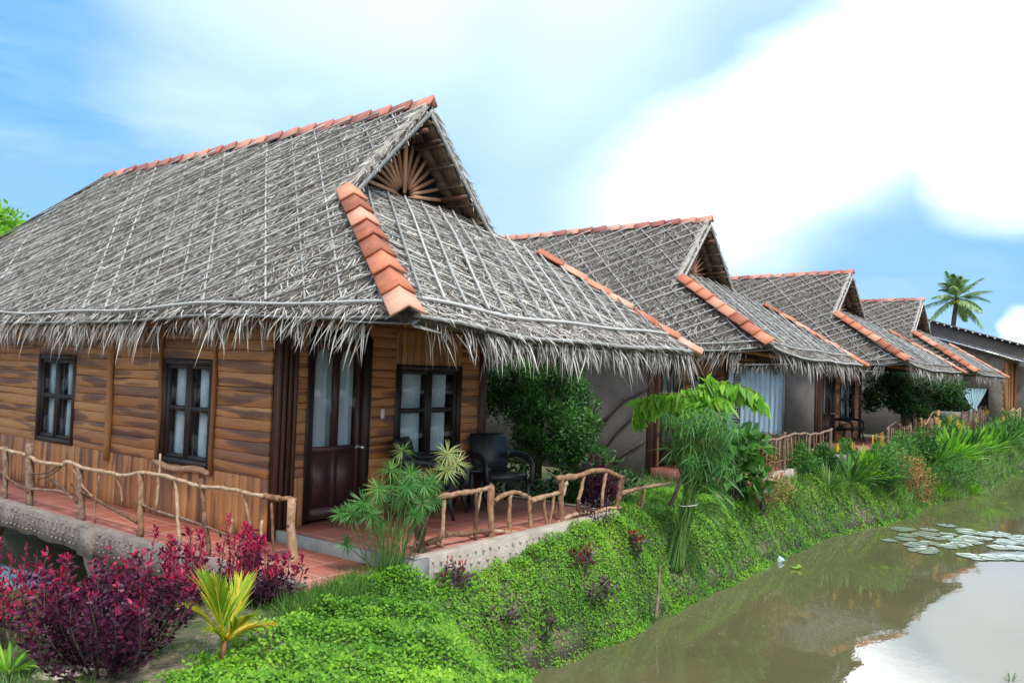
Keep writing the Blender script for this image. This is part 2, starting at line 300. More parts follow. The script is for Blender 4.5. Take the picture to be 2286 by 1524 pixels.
    nt.links.new(col_, bg.inputs[0]); nt.links.new(bg.outputs[0], out.inputs[0])
    s = bpy.data.lights.new('sun', 'SUN'); s.energy = SUN; s.angle = R(9); s.color = (1, .965, .91)
    so = bpy.data.objects.new('sun', s); col.objects.link(so)
    sd = Vector((math.cos(SUN_EL)*math.cos(SUN_AZ), math.cos(SUN_EL)*math.sin(SUN_AZ), math.sin(SUN_EL)))
    so.rotation_euler = sd.to_track_quat('Z', 'Y').to_euler(); so.location = sd*50
SKY = .10; SUN = 2.7; SUN_EL = R(58); SUN_AZ = R(-118)
SKYTINT = (.6, 1.0, 1.15); CLOUDCOL = (12.5, 13.0, 13.5)
CLOUDS_AND_FILL = [(2230, 40, 2, 5, 0), (2250, 730, .5, 2.0, .8), (2165, 345, .1, 1.0, .5), (2290, 290, 0, 6, .75),
          (2600, -600, 8, 22, 1), (300, -1100, 5, 25, .7), (1200, -1900, 10, 45, .9), (-1, -1, -.7, 60, .85), (-.2, -1, -.5, 55, .8), (-1, .2, -.4, 50, .8)]  # out-of-view cloud patches added to whiten the ambient light
VEILS = [(620, 90, 0, 15, .62), (1300, 490, 0, 17, .68), (2000, 640, 0, 12, .3), (60, 500, 0, 9, .25)]
# ------------------------------------------------------------------ terrain
RW = _v([(4.8, -9), (4.8, 0), (5.0, 2.2), (5.25, 3.5), (5.75, 4.45), (6.4, 4.86), (7.7, 4.80), (9.7, 4.76), (12.2, 4.8), (14.5, 4.78), (16.3, 4.85), (18.3, 4.5), (20.6, 4.05), (22.6, 4.2), (27, 3.45), (32, 3.4), (37, 3.1), (48, 2.6), (70, 2), (400, -6), (400, -9)])
CR = _v([(-40, 34), (-10, 14), (1, 9.4), (2.4, 7.75), (3.3, 7.0), (4.0, 7.05), (4.8, 7.15), (6.0, 7.6), (6.4, 10), (6.2, 16), (4, 24), (-30, 50)])
def sdist(poly, X, Y):
    sh = X.shape; X = X.ravel(); Y = Y.ravel(); d2 = np.full(X.shape, 1e9); ins = np.zeros(X.shape, bool); n = len(poly)
    for i in range(n):
        ax, ay = poly[i]; bx, by = poly[(i+1) % n]; ex, ey = bx-ax, by-ay
        t = np.clip(((X-ax)*ex+(Y-ay)*ey)/(ex*ex+ey*ey+1e-12), 0, 1)
        d2 = np.minimum(d2, (X-ax-t*ex)**2+(Y-ay-t*ey)**2)
        if ay != by: ins ^= ((ay > Y) != (by > Y)) & (X < (bx-ax)*(Y-ay)/(by-ay)+ax)
    return (np.sqrt(d2)*np.where(ins, -1, 1)).reshape(sh)
def wob(X, Y, s): return np.sin(X*1.7*s+1.3*np.sin(Y*1.1*s+2))*np.cos(Y*1.3*s+1.7*np.sin(X*.9*s))
def prof(d):
    t = np.clip((d+.05)/.85, 0, 1)
    return np.where(d < -.05, -1.24+np.maximum((d+.05)*.6, -.5), -1.24+1.0*(1-(1-t)**1.7))
def terr(X, Y, full=False):
    X = np.asarray(X, float); Y = np.asarray(Y, float)
    dr = sdist(RW, X, Y)+.07*wob(X, Y, 2.2); dc = sdist(CR, X, Y)+.08*wob(X, Y, 1.7)
    z = np.minimum(prof(dr), prof(dc)+.02)
    z = z+.16*np.clip((X-6.4)/2.2, 0, 1)*np.clip((10.5-X)/.8, 0, 1)*np.clip((dr-.15)/.35, 0, 1)*(Y < 5.6)
    z = z+.10*np.exp(-((X-5.3)**2+(Y-5.55)**2)/.2)
    z = z+np.where((z > -.5), .035*wob(X, Y, 1.1)*(z+.5)*2, 0)
    return (z, dr, dc) if full else z
def grnd(x, y, far=60):                      # where the ray through a photo point meets the terrain
    d = ray(x, y); t = np.linspace(1/2400, far/FPX, 6000)
    P = CP+d[None]*t[:, None]; z = terr(P[:, 0], P[:, 1]); k = np.argmax(P[:, 2] < z)
    p = P[k]; return _v([p[0], p[1], z[k]])
def build_terrain():
    gx = np.concatenate([np.linspace(-600, -30, 12)[:-1], np.linspace(-30, 1.5, 40)[:-1], np.arange(1.5, 16, .14), np.arange(16, 50, .35), np.linspace(50, 900, 40)])
    gy = np.concatenate([np.linspace(-500, -12, 12)[:-1], np.linspace(-12, 1, 20)[:-1], np.arange(1, 10, .11), np.arange(10, 30, .6), np.linspace(30, 900, 30)])
    X, Y = np.meshgrid(gx, gy, indexing='ij'); Z = terr(X, Y)
    V = np.stack([X, Y, Z], -1).reshape(-1, 3); a, b = X.shape
    I = (np.arange(a-1)[:, None]*b+np.arange(b-1)[None]).ravel()
    mb = MB(); mb.add(V, np.stack([I, I+b, I+b+1, I+1], 1), 0.5)
    tag(mb.build('ground', 'soil', smooth=True), kind='structure')
    mb = MB(); mb.add([(4.2, -12, -1.2), (420, -12, -1.2), (420, 6.2, -1.2), (4.2, 6.2, -1.2)], [(0, 1, 2, 3)])
    tag(mb.build('canal_water', 'water'), kind='structure')
    mb = MB(); mb.add([(-45, 6.3, -1.2), (7.2, 6.3, -1.2), (7.2, 50, -1.2), (-45, 50, -1.2)], [(0, 1, 2, 3)])
    tag(mb.build('creek_water', 'water'), kind='structure')
# ------------------------------------------------------------------ hut
W_, ZE, ZA, G, UR, UB = 2.95, 2.34, 5.42, 2.58, 11.3, 15.0
AL = math.atan2(ZA-ZE, W_); SL = math.hypot(ZA-ZE, W_); SB = 1.576/2.58; BT = math.atan(SB); VH = 1.51/math.cos(AL)
class Hut:
    def __init__(s, root, k, zn, zs, dens): s.root = root; s.k = k; s.zn = zn; s.zs = zs; s.dens = dens
    def df(s, P):
        P = np.array(P, float).reshape(-1, 3); x, y, z = P.T
        fz = np.exp(-np.maximum(z-ZE, 0)/.9)
        dz = s.zn*np.exp(-np.hypot(x+W_, y)/.9)*fz + s.zs*np.clip((x+W_)/1.6, 0, 1)*fz*np.exp(-np.maximum(y, 0)/1.5)
        dz += .028*np.sin((y-1)*.95)*fz*(x < 0)*np.clip(y/2, 0, 1)
        dz += .018*np.sin(x*2.1+y*1.3+s.k)*np.sin(y*.8-x+s.k*2)
        P[:, 2] += dz; return P
    def side(s, sg, u, v, h=0.):
        u = np.asarray(u, float); v = np.asarray(v, float)
        return s.df(np.stack([sg*(W_-v*math.cos(AL)+h*math.sin(AL)), u+0*v, ZE+v*math.sin(AL)+h*math.cos(AL)+0*u], -1))
    def front(s, x, t, h=0.):
        x = np.asarray(x, float); t = np.asarray(t, float)
        return s.df(np.stack([x+0*t, t*math.cos(BT)-h*math.sin(BT), ZE+t*math.sin(BT)+h*math.cos(BT)+0*x], -1))
    def rear(s, x, t, h=0.):
        b = math.atan2(ZA-ZE, UB-UR); x = np.asarray(x, float); t = np.asarray(t, float)
        return s.df(np.stack([x+0*t, UB-t*math.cos(b)+h*math.sin(b), ZE+t*math.sin(b)+h*math.cos(b)+0*x], -1))
def vhi(u):
    u = np.asarray(u, float)
    return np.where(u < G, u/G*VH, np.where(u < UR, SL, SL-(u-UR)/(UB-UR)*SL))
def sheet(mb, f, us, lo, hi, nv, th=.10):
    # solid sheet: top + bottom + rim
    g = []
    for h in (0, -th):
        row = []
        for u, a, b in zip(us, lo, hi):
            v = np.linspace(a, b, nv+1); row.append(f(np.full(nv+1, u), v, h))
        g.append(np.array(row))
    A, B = g; nu = len(us); V = np.concatenate([A.reshape(-1, 3), B.reshape(-1, 3)]); o = nu*(nv+1); w = nv+1
    q = []
    for i in range(nu-1):
        for j in range(nv):
            a = i*w+j; q.append((a, a+w, a+w+1, a+1)); q.append((o+a, o+a+1, o+a+w+1, o+a+w))
    for i in range(nu-1):
        a = i*w; q.append((a, o+a, o+a+w, a+w)); a = i*w+nv; q.append((a, a+w, o+a+w, o+a))
    for j in range(nv):
        a = j; q.append((a, a+1, o+a+1, o+a)); a = (nu-1)*w+j; q.append((a, o+a, o+a+1, a+1))
    mb.add(V, q, .5)
def run_line(f, inside, p0, d, length, h, step=.12, jit=.006):
    # pieces of a line inside the region, as point lists on the surface
    out = []; cur = []
    n = int(length/step)
    for i in range(n+1):
        u = p0[0]+d[0]*i*step; v = p0[1]+d[1]*i*step
        if inside(u, v): cur.append((u, v))
        else:
            if len(cur) > 2: out.append(cur)
            cur = []
    if len(cur) > 2: out.append(cur)
    res = []
    for c in out:
        c = np.array(c); P = f(c[:, 0], c[:, 1], h)
        ph = rng.random()*6; t = np.arange(len(c))*step
        P += (np.sin(t*1.3+ph)*jit*2)[:, None]*_v([1, 1, .3]); res.append(P)
    return res
def tile_run(mb, A, B, nA, nB, wid, n, lift=.05, seed_r=None):
    """row of V-shaped cap tiles from top A down to B; nA, nB unit lateral directions down both slopes"""
    A = _v(A); B = _v(B); d = unit(B-A)
    hz = unit(np.cross(d, _v([0, 0, 1]))); fl_ = .0 if abs(d[2]) < .15 else .8
    nA = unit(nA+fl_*hz*np.sign(hz@nA)); nB = unit(nB+fl_*hz*np.sign(hz@nB)); Lt = np.linalg.norm(B-A)/n; up = unit(-(nA+nB))
    for i in range(n):
        a = A+d*Lt*(i-.05); b = A+d*Lt*(i+1.04); r = rng.random(); jj = (rng.random()-.5)*.015
        prof_ = [(nA, wid, .0), (nA, wid*.45, .028), (None, 0, .055), (nB, wid*.45, .028), (nB, wid, .0)]
        vs = []
        for (p, w2, z2) in ((a, .92, lift*.35), (b, 1.0, lift*.95+jj), (b+d*.001, 1.0, lift*.95+jj-.03), (a, .92, lift*.35-.02)):
            for (nn, w, z) in prof_:
                vs.append(p+(nn*w*w2 if nn is not None else 0)+up*(z+z2))
        q = []
        for j in range(4):
            q += [(j, j+1, 6+j, 5+j), (5+j, 6+j, 11+j, 10+j), (10+j, 11+j, 16+j, 15+j), (15+j, 16+j, j+1, j)]
        q += [(0, 5, 10, 15), (4, 19, 14, 9)]
        mb.add(vs, q, r)
def blades_on(mb, f, U, V, down, k, L=(.11, .28), W=(.0045, .0125), bias=0.):
    P = f(U, V, .008+.02*rng.random(k))
    e = .05
    P2 = f(U+down[0]*e, V+down[1]*e, .008); P3 = f(U+down[1]*e, V-down[0]*e, .008)
    P1 = f(U, V, .008)
    Dn = unit(P2-P1); Sd = unit(P3-P1); Nn = unit(np.cross(Sd, Dn)); Nn *= np.sign(Nn[:, 2:3]+1e-9)
    an = rng.normal(size=k)*.55+bias*np.where(rng.random(k) < .5, 1, -1)
    D = Dn*np.cos(an)[:, None]+Sd*np.sin(an)[:, None]+Nn*(rng.random(k)*.07)[:, None]; D = unit(D)
    S = unit(np.cross(D, Nn)+Nn*(rng.normal(size=k)*.3)[:, None])
    ln = rng.uniform(*L, k)
    mb.blades(P, D, S, ln, rng.uniform(*W, k), Nn*(rng.normal(size=k)*.012+.002)[:, None]+Sd*(rng.normal(size=k)*.05)[:, None], rng.random(k))
def fringe(mb, P, out, n_per, L=(.16, .42), lean=0., W=(.007, .020), rows=3):
    P = np.asarray(P); seg = np.linalg.norm(np.diff(P, axis=0), axis=1); tot = seg.sum(); cum = np.concatenate([[0], np.cumsum(seg)])
    n = int(tot*n_per); t = rng.random(n)*tot
    # clumped tufts
    c = rng.random(int(tot*4)+2)*tot; cl = c[rng.integers(0, len(c), n)]; t = np.where(rng.random(n) < .55, np.clip(cl+rng.normal(size=n)*.05, 0, tot), t)
    B = np.stack([np.interp(t, cum, P[:, i]) for i in range(3)], -1)
    tan = unit(P[-1]-P[0]); out = _v(out)
    row = rng.integers(0, rows, n)
    B += -out*(row*.05)[:, None]+_v([0, 0, -.03])-_v([0, 0, 1])*(row*.025)[:, None]
    tl = (rng.normal(size=n)*.38+lean+.25*np.sin(t*2.1))
    D = unit(out*rng.uniform(.1, .75, n)[:, None]+_v([0, 0, -1])+tan*tl[:, None])
    S = unit(tan*1.+out*(rng.normal(size=n)*.4)[:, None]+0*D); S = unit(S-D*(S*D).sum(1)[:, None])
    ln = rng.uniform(*L, n)*(.75+.35*np.sin(t*1.7+1)**2)*np.where(rng.random(n) < .08, 1.5, 1)
    bend = _v([0, 0, -1])*(ln*.25)[:, None]+tan*(rng.normal(size=n)*.05)[:, None]-out*(ln*.12)[:, None]
    mb.blades(B, D, S, ln, rng.uniform(*W, n), bend, .05+.8*rng.random(n))
def roof(H):
    root = H.root
    fl = lambda u, v, h: H.side(-1, u, v, h); fr_ = lambda u, v, h: H.side(1, u, v, h)
    # thatch: one continuous part with underside and leaf ends
    mb = MB()
    for f in (fl, fr_):
        u1 = np.linspace(0.02, G, 14); sheet(mb, f, u1, np.zeros(14), u1/G*VH, 8)
        u2 = np.linspace(G, UR, 44); sheet(mb, f, u2, np.zeros(44), np.full(44, SL), 16)
        u3 = np.linspace(UR, UB, 14); sheet(mb, f, u3, np.zeros(14), np.maximum(vhi(u3), .01), 8)
    tt = np.linspace(0, (G+.5)/math.cos(BT), 14)
    xl = W_-tt*math.cos(BT)*(1.51/2.58)
    xl = np.where(tt*math.cos(BT) > G, np.minimum(xl, W_*(ZA-(ZE+tt*math.sin(BT)))/(ZA-ZE)-.08), xl)
    sheet(mb, lambda t, x, h: H.front(x, t, h), tt, -xl, xl, 16)
    LB = math.hypot(UB-UR, ZA-ZE); tt = np.linspace(0, LB, 14); xr = W_*(1-tt/LB)+.005
    sheet(mb, lambda t, x, h: H.rear(x, t, h), tt, -xr, xr, 12)
    base = mb.build('thatch_roof', 'thatch_base', root)
    mb = MB()
    k = int(H.dens*58*1.5); U = rng.random(k)*UB; V = rng.random(k)*SL; ok = V < vhi(U)-.03; U, V = U[ok], V[ok]
    if H.k == 0: keep = rng.random(len(U)) < 1
    blades_on(mb, fl, U, V, (0., -1.), len(U), bias=.45)
    k = int(H.dens*20); U = rng.random(k)*UB; V = rng.random(k)*SL; ok = V < vhi(U)-.03; U, V = U[ok], V[ok]
    blades_on(mb, fr_, U, V, (0., -1.), len(U), bias=.45)
    k = int(H.dens*24*1.5); X = (rng.random(k)*2-1)*W_; T = rng.random(k)*(G+.5)/math.cos(BT); ok = np.abs(X) < np.interp(T, np.linspace(0, (G+.5)/math.cos(BT), 14), xl)-.02; X, T = X[ok], T[ok]
    blades_on(mb, lambda a, b, h: H.front(a, b, h), X, T, (0., -1.), len(X), bias=.7)
    # ragged leaf ends along the verges of the front gable
    for sg in (-1, 1):
        n = int(260*min(1, H.dens/300)); v = rng.uniform(VH, SL, n); P = H.side(sg, np.full(n, G+.03), v, -.02-.06*rng.random(n))
        D = unit(_v([sg*.55, -.55, -.6])+rng.normal(size=(n, 3))*.35); mb.blades(P, D, side_of(D), rng.uniform(.05, .17, n), rng.uniform(.008, .018, n), _v([0, 0, -.03])+np.zeros((n, 3)), rng.random(n))
        if sg == 1:
            n = int(500*min(1, H.dens/300)); v = rng.uniform(VH, SL, n); P = H.side(1, rng.uniform(G, G+.4, n), v, .0)
            D = unit(_v([.9, 0, -.5])+rng.normal(size=(n, 3))*.45+_v([.2, 0, .35])); mb.blades(P, D, side_of(D), rng.uniform(.05, .16, n), .01, _v([0, 0, -.03])+np.zeros((n, 3)), rng.random(n))
    mb.build('leaf_thatch', 'thatch', base)
    # woven underside panels of the gable overhang
    mb = MB()
    for sg in (-1, 1):
        f = (lambda u, v, h, sg=sg: H.side(sg, u, v, h))
        for i in range(6):
            v0 = VH+.05+(SL-VH-.25)*i/6; v1 = VH+.05+(SL-VH-.25)*(i+1)/6
            for j in range(3):
                u0 = G+.02+j*.26; h = -.115-.006*((i+j) % 2)
                V = np.concatenate([f(np.array([u0, u0+.25, u0+.25, u0]), np.array([v0, v0, v1+.02, v1+.02]), hh) for hh in (h-.012, h)])
                mb.hexa(V)
        for v in np.linspace(VH+.25, SL-.2, 6):
            pts = f(np.linspace(G-.03, G+.85, 4), np.full(4, v), -.15); mb.tube(pts, .018, 5, .2)
    mb.build('soffit', 'thatch_under', root)
    for sg in (-1, 1):
        for v in ((VH+.75, SL-.45) if sg == 1 else (SL-.35,)):
            pts = H.side(sg, np.linspace(G-.06+rng.random()*.05, G+.9, 5), np.full(5, v), -.20); MB().tube(pts, .034, 8, .15).build('purlin', 'postwood', root, True)
        v = np.linspace(VH-.12, SL-.06, 12); mb = MB(); mb.tube(H.side(sg, np.full(12, G-.02), v, -.085), .024, 6, .1, flat=1.3)
        mb.build('verge_batten', 'batten', root)
        mb = MB(); Pv = H.side(sg, np.full(24, G+.05), np.linspace(VH-.2, SL-.03, 24), .0); mb.tube(Pv+rng.normal(size=Pv.shape)*.006, .055, 7, .35, .35); n = int(700*min(1, H.dens/300)); tv = rng.random(n); Pb = np.stack([np.interp(tv, np.linspace(0, 1, 24), Pv[:, j]) for j in range(3)], -1); dn = unit(Pv[0]-Pv[-1]); r3 = rdir(n); D = unit(dn+r3*.22); mb.blades(Pb+r3*.05, D, side_of(D), rng.uniform(.12, .3, n), rng.uniform(.006, .014, n), np.zeros((n, 3)), rng.random(n)*.9+.1); mb.build('verge_thatch', 'thatch', root)
    # gable wall with fanned slats
    yg = G+.47; zb = ZE+yg*SB-.05; hw = W_*(ZA-zb)/(ZA-ZE)-.12
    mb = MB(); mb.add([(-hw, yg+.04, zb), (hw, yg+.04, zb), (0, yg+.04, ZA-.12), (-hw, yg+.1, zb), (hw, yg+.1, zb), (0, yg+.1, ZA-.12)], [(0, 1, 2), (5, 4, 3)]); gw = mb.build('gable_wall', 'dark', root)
    mb = MB(); zc = zb+.06
    for i in range(15):
        a = math.pi*(i+.5)/15 if i != 7 else math.pi/2
        c_, s_ = math.cos(a), math.sin(a)
        # length to the rafter line |x|/hw + (z-zb)/H = 1
        Hh = ZA-.14-zb; Lm = (1-(zc-zb)/Hh)/(abs(c_)/hw+s_/Hh)-.03; Lm = min(Lm, 1.05)
        w = .023 if i != 7 else .028; p = _v([c_*.04, 0, s_*.04]); q = _v([c_, 0, s_])*Lm; nrm = _v([-s_, 0, c_])*w
        o = _v([0, yg, zc]); yy = _v([0, -.04, 0])
        V = [o+p-nrm, o+q-nrm, o+q+nrm, o+p+nrm]; V = V+[v+yy*(1.4 if i == 7 else 1) for v in V]; mb.hexa(V)
    mb.build('sunburst_slats', 'tanwood', gw)
    # bamboo lattice
    mb = MB(); inl = lambda u, v: 0.10 <= v <= float(vhi(u))-.05 and .05 < u < UB-.1
    rad = .0135
    for i in range(-2, 36):
        u0 = .35+i*.56+rng.normal()*.02
        for P in run_line(fl, inl, (u0, .10), unit(_v([-.876, .482])), 9.5, .045): mb.tube(P+_v([0,0,.026]), rad, 5, .15)
        for P in run_line(fl, inl, (u0-4.5, .10), unit(_v([.70, .71])), 8, .025): mb.tube(P, rad*.95, 5, .15)
    if H.k > 0 or True:
        for i in range(0, 34, 2 if H.k == 0 else 1):
            for P in run_line(fr_, inl, (.35+i*.5, .1), unit(_v([-.876, .482])), 9.5, .03, .25): mb.tube(P, rad, 4)
    xlf = lambda x, t: .28 <= t <= 3.45 and abs(x) < float(np.interp(t, np.linspace(0, (G+.5)/math.cos(BT), 14), xl))-.04
    ff = lambda x, t, h: H.front(x, t, h)
    for i in range(-17, 18):
        for P in run_line(ff, xlf, (.1+i*.33+rng.normal()*.02, .28), unit(_v([.555, .832])), 4.6, .05): mb.tube(P+_v([0,0,.026]), rad, 5, .15)
    for i in range(-2, 20):
        for P in run_line(ff, xlf, (-3.0+i*.5, .28), unit(_v([-.80, .60])), 6, .028): mb.tube(P, rad*.9, 5, .15)
    mb.build('roof_lattice', 'batten', root, True)
    mb = MB()
    uu = np.linspace(.22, UB-.1, 60); mb.tube(H.side(-1, uu, np.full(60, .10)+.012*np.sin(uu*2.3), .05), .016, 6, .2)
    mb.tube(H.side(-1, uu, np.full(60, -.02), -.03), .018, 6, .2)
    xx = np.linspace(-W_+.42, W_-.42, 30); mb.tube(H.front(xx, np.full(30, .27), .045), .019, 6, .15)
    xx = np.linspace(-W_+.1, W_-.05, 30); mb.tube(H.front(xx, np.full(30, -.02), .0), .022, 6, .2)
    mb.build('eave_pole', 'batten', root, True)
    # hanging leaf fringe, one per eave
    sc_ = min(1, .35+H.dens/500)
    mb = MB(); P = H.side(-1, np.linspace(.45, UB, 40), np.zeros(40), -.03); fringe(mb, P, (-1, 0, 0), 100*sc_, lean=.12, L=(.08, .34)); mb.build('eave_fringe', 'thatch', root)
    mb = MB(); P = H.front(np.linspace(-W_+.25, W_, 30), np.zeros(30), -.03); fringe(mb, P, (0, -1, 0), 100*sc_, lean=.18, L=(.07, .36)); mb.build('eave_fringe', 'thatch', root)
    mb = MB(); P = H.side(1, np.linspace(0., UB, 40), np.zeros(40), -.03); fringe(mb, P, (1, 0, 0), 100*sc_); mb.build('eave_fringe', 'thatch', root)
    for (P_, Q_) in (((-W_+.12, -.03, -.07), (-W_-.03, .75, -.07)), ((-W_+.05, -.03, -.1), (-W_+.42, -.05, -.14))):
        a_ = H.df([(P_[0], P_[1], ZE)])[0]+_v([0, 0, P_[2]]); b_ = H.df([(Q_[0], Q_[1], ZE)])[0]+_v([0, 0, Q_[2]]); dd_ = unit(b_-a_); ss_ = unit(np.cross(dd_, _v([-.4, -.4, .8])))*.05; hh = _v([0, 0, .004])
        MB().hexa([a_-ss_, b_-ss_*.4, b_+ss_*.4, a_+ss_, a_-ss_+hh, b_-ss_*.4+hh, b_+ss_*.4+hh, a_+ss_+hh]).build('flashing', 'kerb', root)
    # tiles
    nl, nr = unit(_v([-math.cos(AL), 0, -math.sin(AL)])), unit(_v([math.cos(AL), 0, -math.sin(AL)]))
    mb = MB(); dz = H.df([(0, G, ZA), (0, UR, ZA)]); tile_run(mb, dz[1]+_v([0, .15, .0]), dz[0]+_v([0, -.05, 0.]), nl, nr, .105, 22, .075); mb.build('ridge_tiles', 'ridgetile', root)
    for sg in (-1, 1):
        e = H.df([(sg*W_, 0, ZE), (sg*(W_-1.51), G, ZE+G*SB)]); d = unit(e[0]-e[1])
        ns = _v([-sg*math.sin(0), 1, 0]);
        a = unit(np.cross(d, _v([sg*math.sin(AL), 0, math.cos(AL)]))); a = a*np.sign(a[1])       # lies in side slope, pointing back
        c_ = unit(np.cross(d, _v([0, -math.sin(BT), math.cos(BT)]))); c_ = c_*np.sign(-c_[0]*sg)   # lies in front slope, towards the middle
        mb = MB(); up = _v([0, 0, .03]); tile_run(mb, e[1]+up+_v([0, -.06, .03])+(e[0]-e[1])*(0 if sg < 0 else .22), e[0]+d*.10+up*(1 if sg < 0 else .3), a, c_, .165 if sg < 0 else .12, 8 if sg < 0 else 7, .065 if sg < 0 else .045); mb.build('hip_tiles', 'tile', root)
    for sg in (-1, 1):
        e = H.df([(sg*W_, UB, ZE), (0, UR, ZA)]); d = unit(e[0]-e[1])
        a = unit(np.cross(d, _v([sg*math.sin(AL), 0, math.cos(AL)]))); a = a*np.sign(-a[1]); b_ = math.atan2(ZA-ZE, UB-UR)
        c_ = unit(np.cross(d, _v([0, math.sin(b_), math.cos(b_)]))); c_ = c_*np.sign(-c_[0]*sg)
        if sg == 1:
            mb = MB(); tile_run(mb, e[1], e[0], a, c_, .12, 11, .05); mb.build('hip_tiles', 'tile', root)
        else:
            mb = MB(); mb.tube(np.linspace(e[1], e[0], 12)+_v([0, 0, .03]), .03, 6, .3); mb.build('hip_pole', 'thatch_base', root)
# --- boards: a rectangle of wall (plane given by o, ua, va, out) filled with boards along ua
def boards(mb, o, ua, va, out, u0, u1, v0, v1, bh=.125, th=.025, wavy=.012, gap=.004):
    o, ua, va, out = map(_v, (o, ua, va, out)); n = max(1, round((v1-v0)/bh)); vs = np.linspace(v0, v1, n+1)
    vs[1:-1] += rng.normal(size=n-1)*bh*.12
    m = max(2, int((u1-u0)/.18)+1); us = np.linspace(u0, u1, m+1)
    edges = [vs[i]+(np.cumsum(rng.normal(size=m+1))*.35*wavy if 0 < i < n else np.zeros(m+1)) for i in range(n+1)]
    for i in range(n):
        lo = edges[i]+gap/2; hi = edges[i+1]-gap/2; d = th+rng.random()*.012; r = rng.random(); w_ = hi-lo
        V = []; UV = []
        for dd, ins in ((0, 0), (d-.005, 0), (d, .006)):
            for k in range(m+1):
                for e, sg in ((lo[k], 1), (hi[k], -1)):
                    uu = us[k]+(ins if k == 0 else -ins if k == m else 0); V.append(o+ua*uu+va*(e+sg*ins)+out*dd); UV.append((uu, e+sg*ins))
        st = 2*(m+1); q = []
        for L in range(2):
            a = L*st; b = a+st
            for k in range(m):
                p = 2*k; q += [(a+p, a+p+2, b+p+2, b+p), (a+p+1, b+p+1, b+p+3, a+p+3)]
            q += [(a, b, b+1, a+1), (a+2*m, a+2*m+1, b+2*m+1, b+2*m)]
        b = 2*st
        for k in range(m): p = b+2*k; q.append((p, p+2, p+3, p+1))
        mb.add(V, q, r, UV)
def frect(mb, o, ua, va, out, u0, u1, v0, v1, d0, d1, rnd=None):
    o, ua, va, out = map(_v, (o, ua, va, out))
    V = [o+ua*u+va*v+out*d for d in (d0, d1) for (u, v) in ((u0, v0), (u1, v0), (u1, v1), (u0, v1))]; mb.hexa(V, rnd)
def curtain(mb, o, ua, va, out, u0, u1, v0, v1, d, folds=9, amp=.026, pinch=None):
    o, ua, va, out = map(_v, (o, ua, va, out)); nu, nv = folds*6, 14; V = []
    ph = rng.random()*6
    for j in range(nv+1):
        t = j/nv; vv = v0+(v1-v0)*t
        c = (u0+u1)/2; k = 1.
        if pinch: k = pinch(t)
        for i in range(nu+1):
            s = i/nu; u = c+(u0+(u1-u0)*s-c)*k
            V.append(o+ua*u+va*vv+out*(d+amp*math.sin(s*folds*2*math.pi+ph+.7*math.sin(t*3))*(.6+.4*math.sin(s*17+ph))))
    q = [(j*(nu+1)+i, j*(nu+1)+i+1, (j+1)*(nu+1)+i+1, (j+1)*(nu+1)+i) for j in range(nv) for i in range(nu)]
    mb.add(V, q, .5)
def window(root, o, ua, va, out, u0, u1, v0, v1, cols=2, split=.47, cur=((.0, 1.),)):
    fr = MB(); t = .07; A = (o, ua, va, out)
    frect(fr, *A, u0, u0+t, v0, v1, -.06, .045); frect(fr, *A, u1-t, u1, v0, v1, -.06, .045)
    frect(fr, *A, u0+t, u1-t, v0, v0+t, -.06, .045); frect(fr, *A, u0+t, u1-t, v1-t, v1, -.06, .045)
    w = fr.build('window', 'framewood', root)
    sh = MB(); vm = v0+(v1-v0)*(1-split); um = (u0+u1)/2
    for k in range(cols):
        a = u0+t+(u1-u0-2*t)*k/cols+.004; b_ = u0+t+(u1-u0-2*t)*(k+1)/cols-.004
        for (p, q_, r, s) in ((a, a+.05, v0+t, v1-t), (b_-.05, b_, v0+t, v1-t), (a+.05, b_-.05, v0+t, v0+t+.05), (a+.05, b_-.05, v1-t-.05, v1-t), (a+.05, b_-.05, vm-.03, vm+.03)):
            frect(sh, *A, p, q_, r, s, -.045, .02)
    sh.build('sash', 'framewood', w)
    pn = MB()
    for k in range(cols):
        a = u0+t+(u1-u0-2*t)*k/cols+.054; b_ = u0+t+(u1-u0-2*t)*(k+1)/cols-.054
        for (r, s) in ((v0+t+.05, vm-.03), (vm+.03, v1-t-.05)):
            frect(pn, *A, a-.004, b_+.004, r-.004, s+.004, -.02, -.014)
            pn_ = pn
    pn.build('pane', 'glass', w)
    for (a, b_) in cur:
        mb = MB(); curtain(mb, *A, u0+t+(u1-u0-2*t)*a, u0+t+(u1-u0-2*t)*b_, v0+.06, v1-.05, -.11, folds=max(4, int(9*(b_-a)*(u1-u0)))); mb.build('curtain', 'curtain', w, True)
    return w
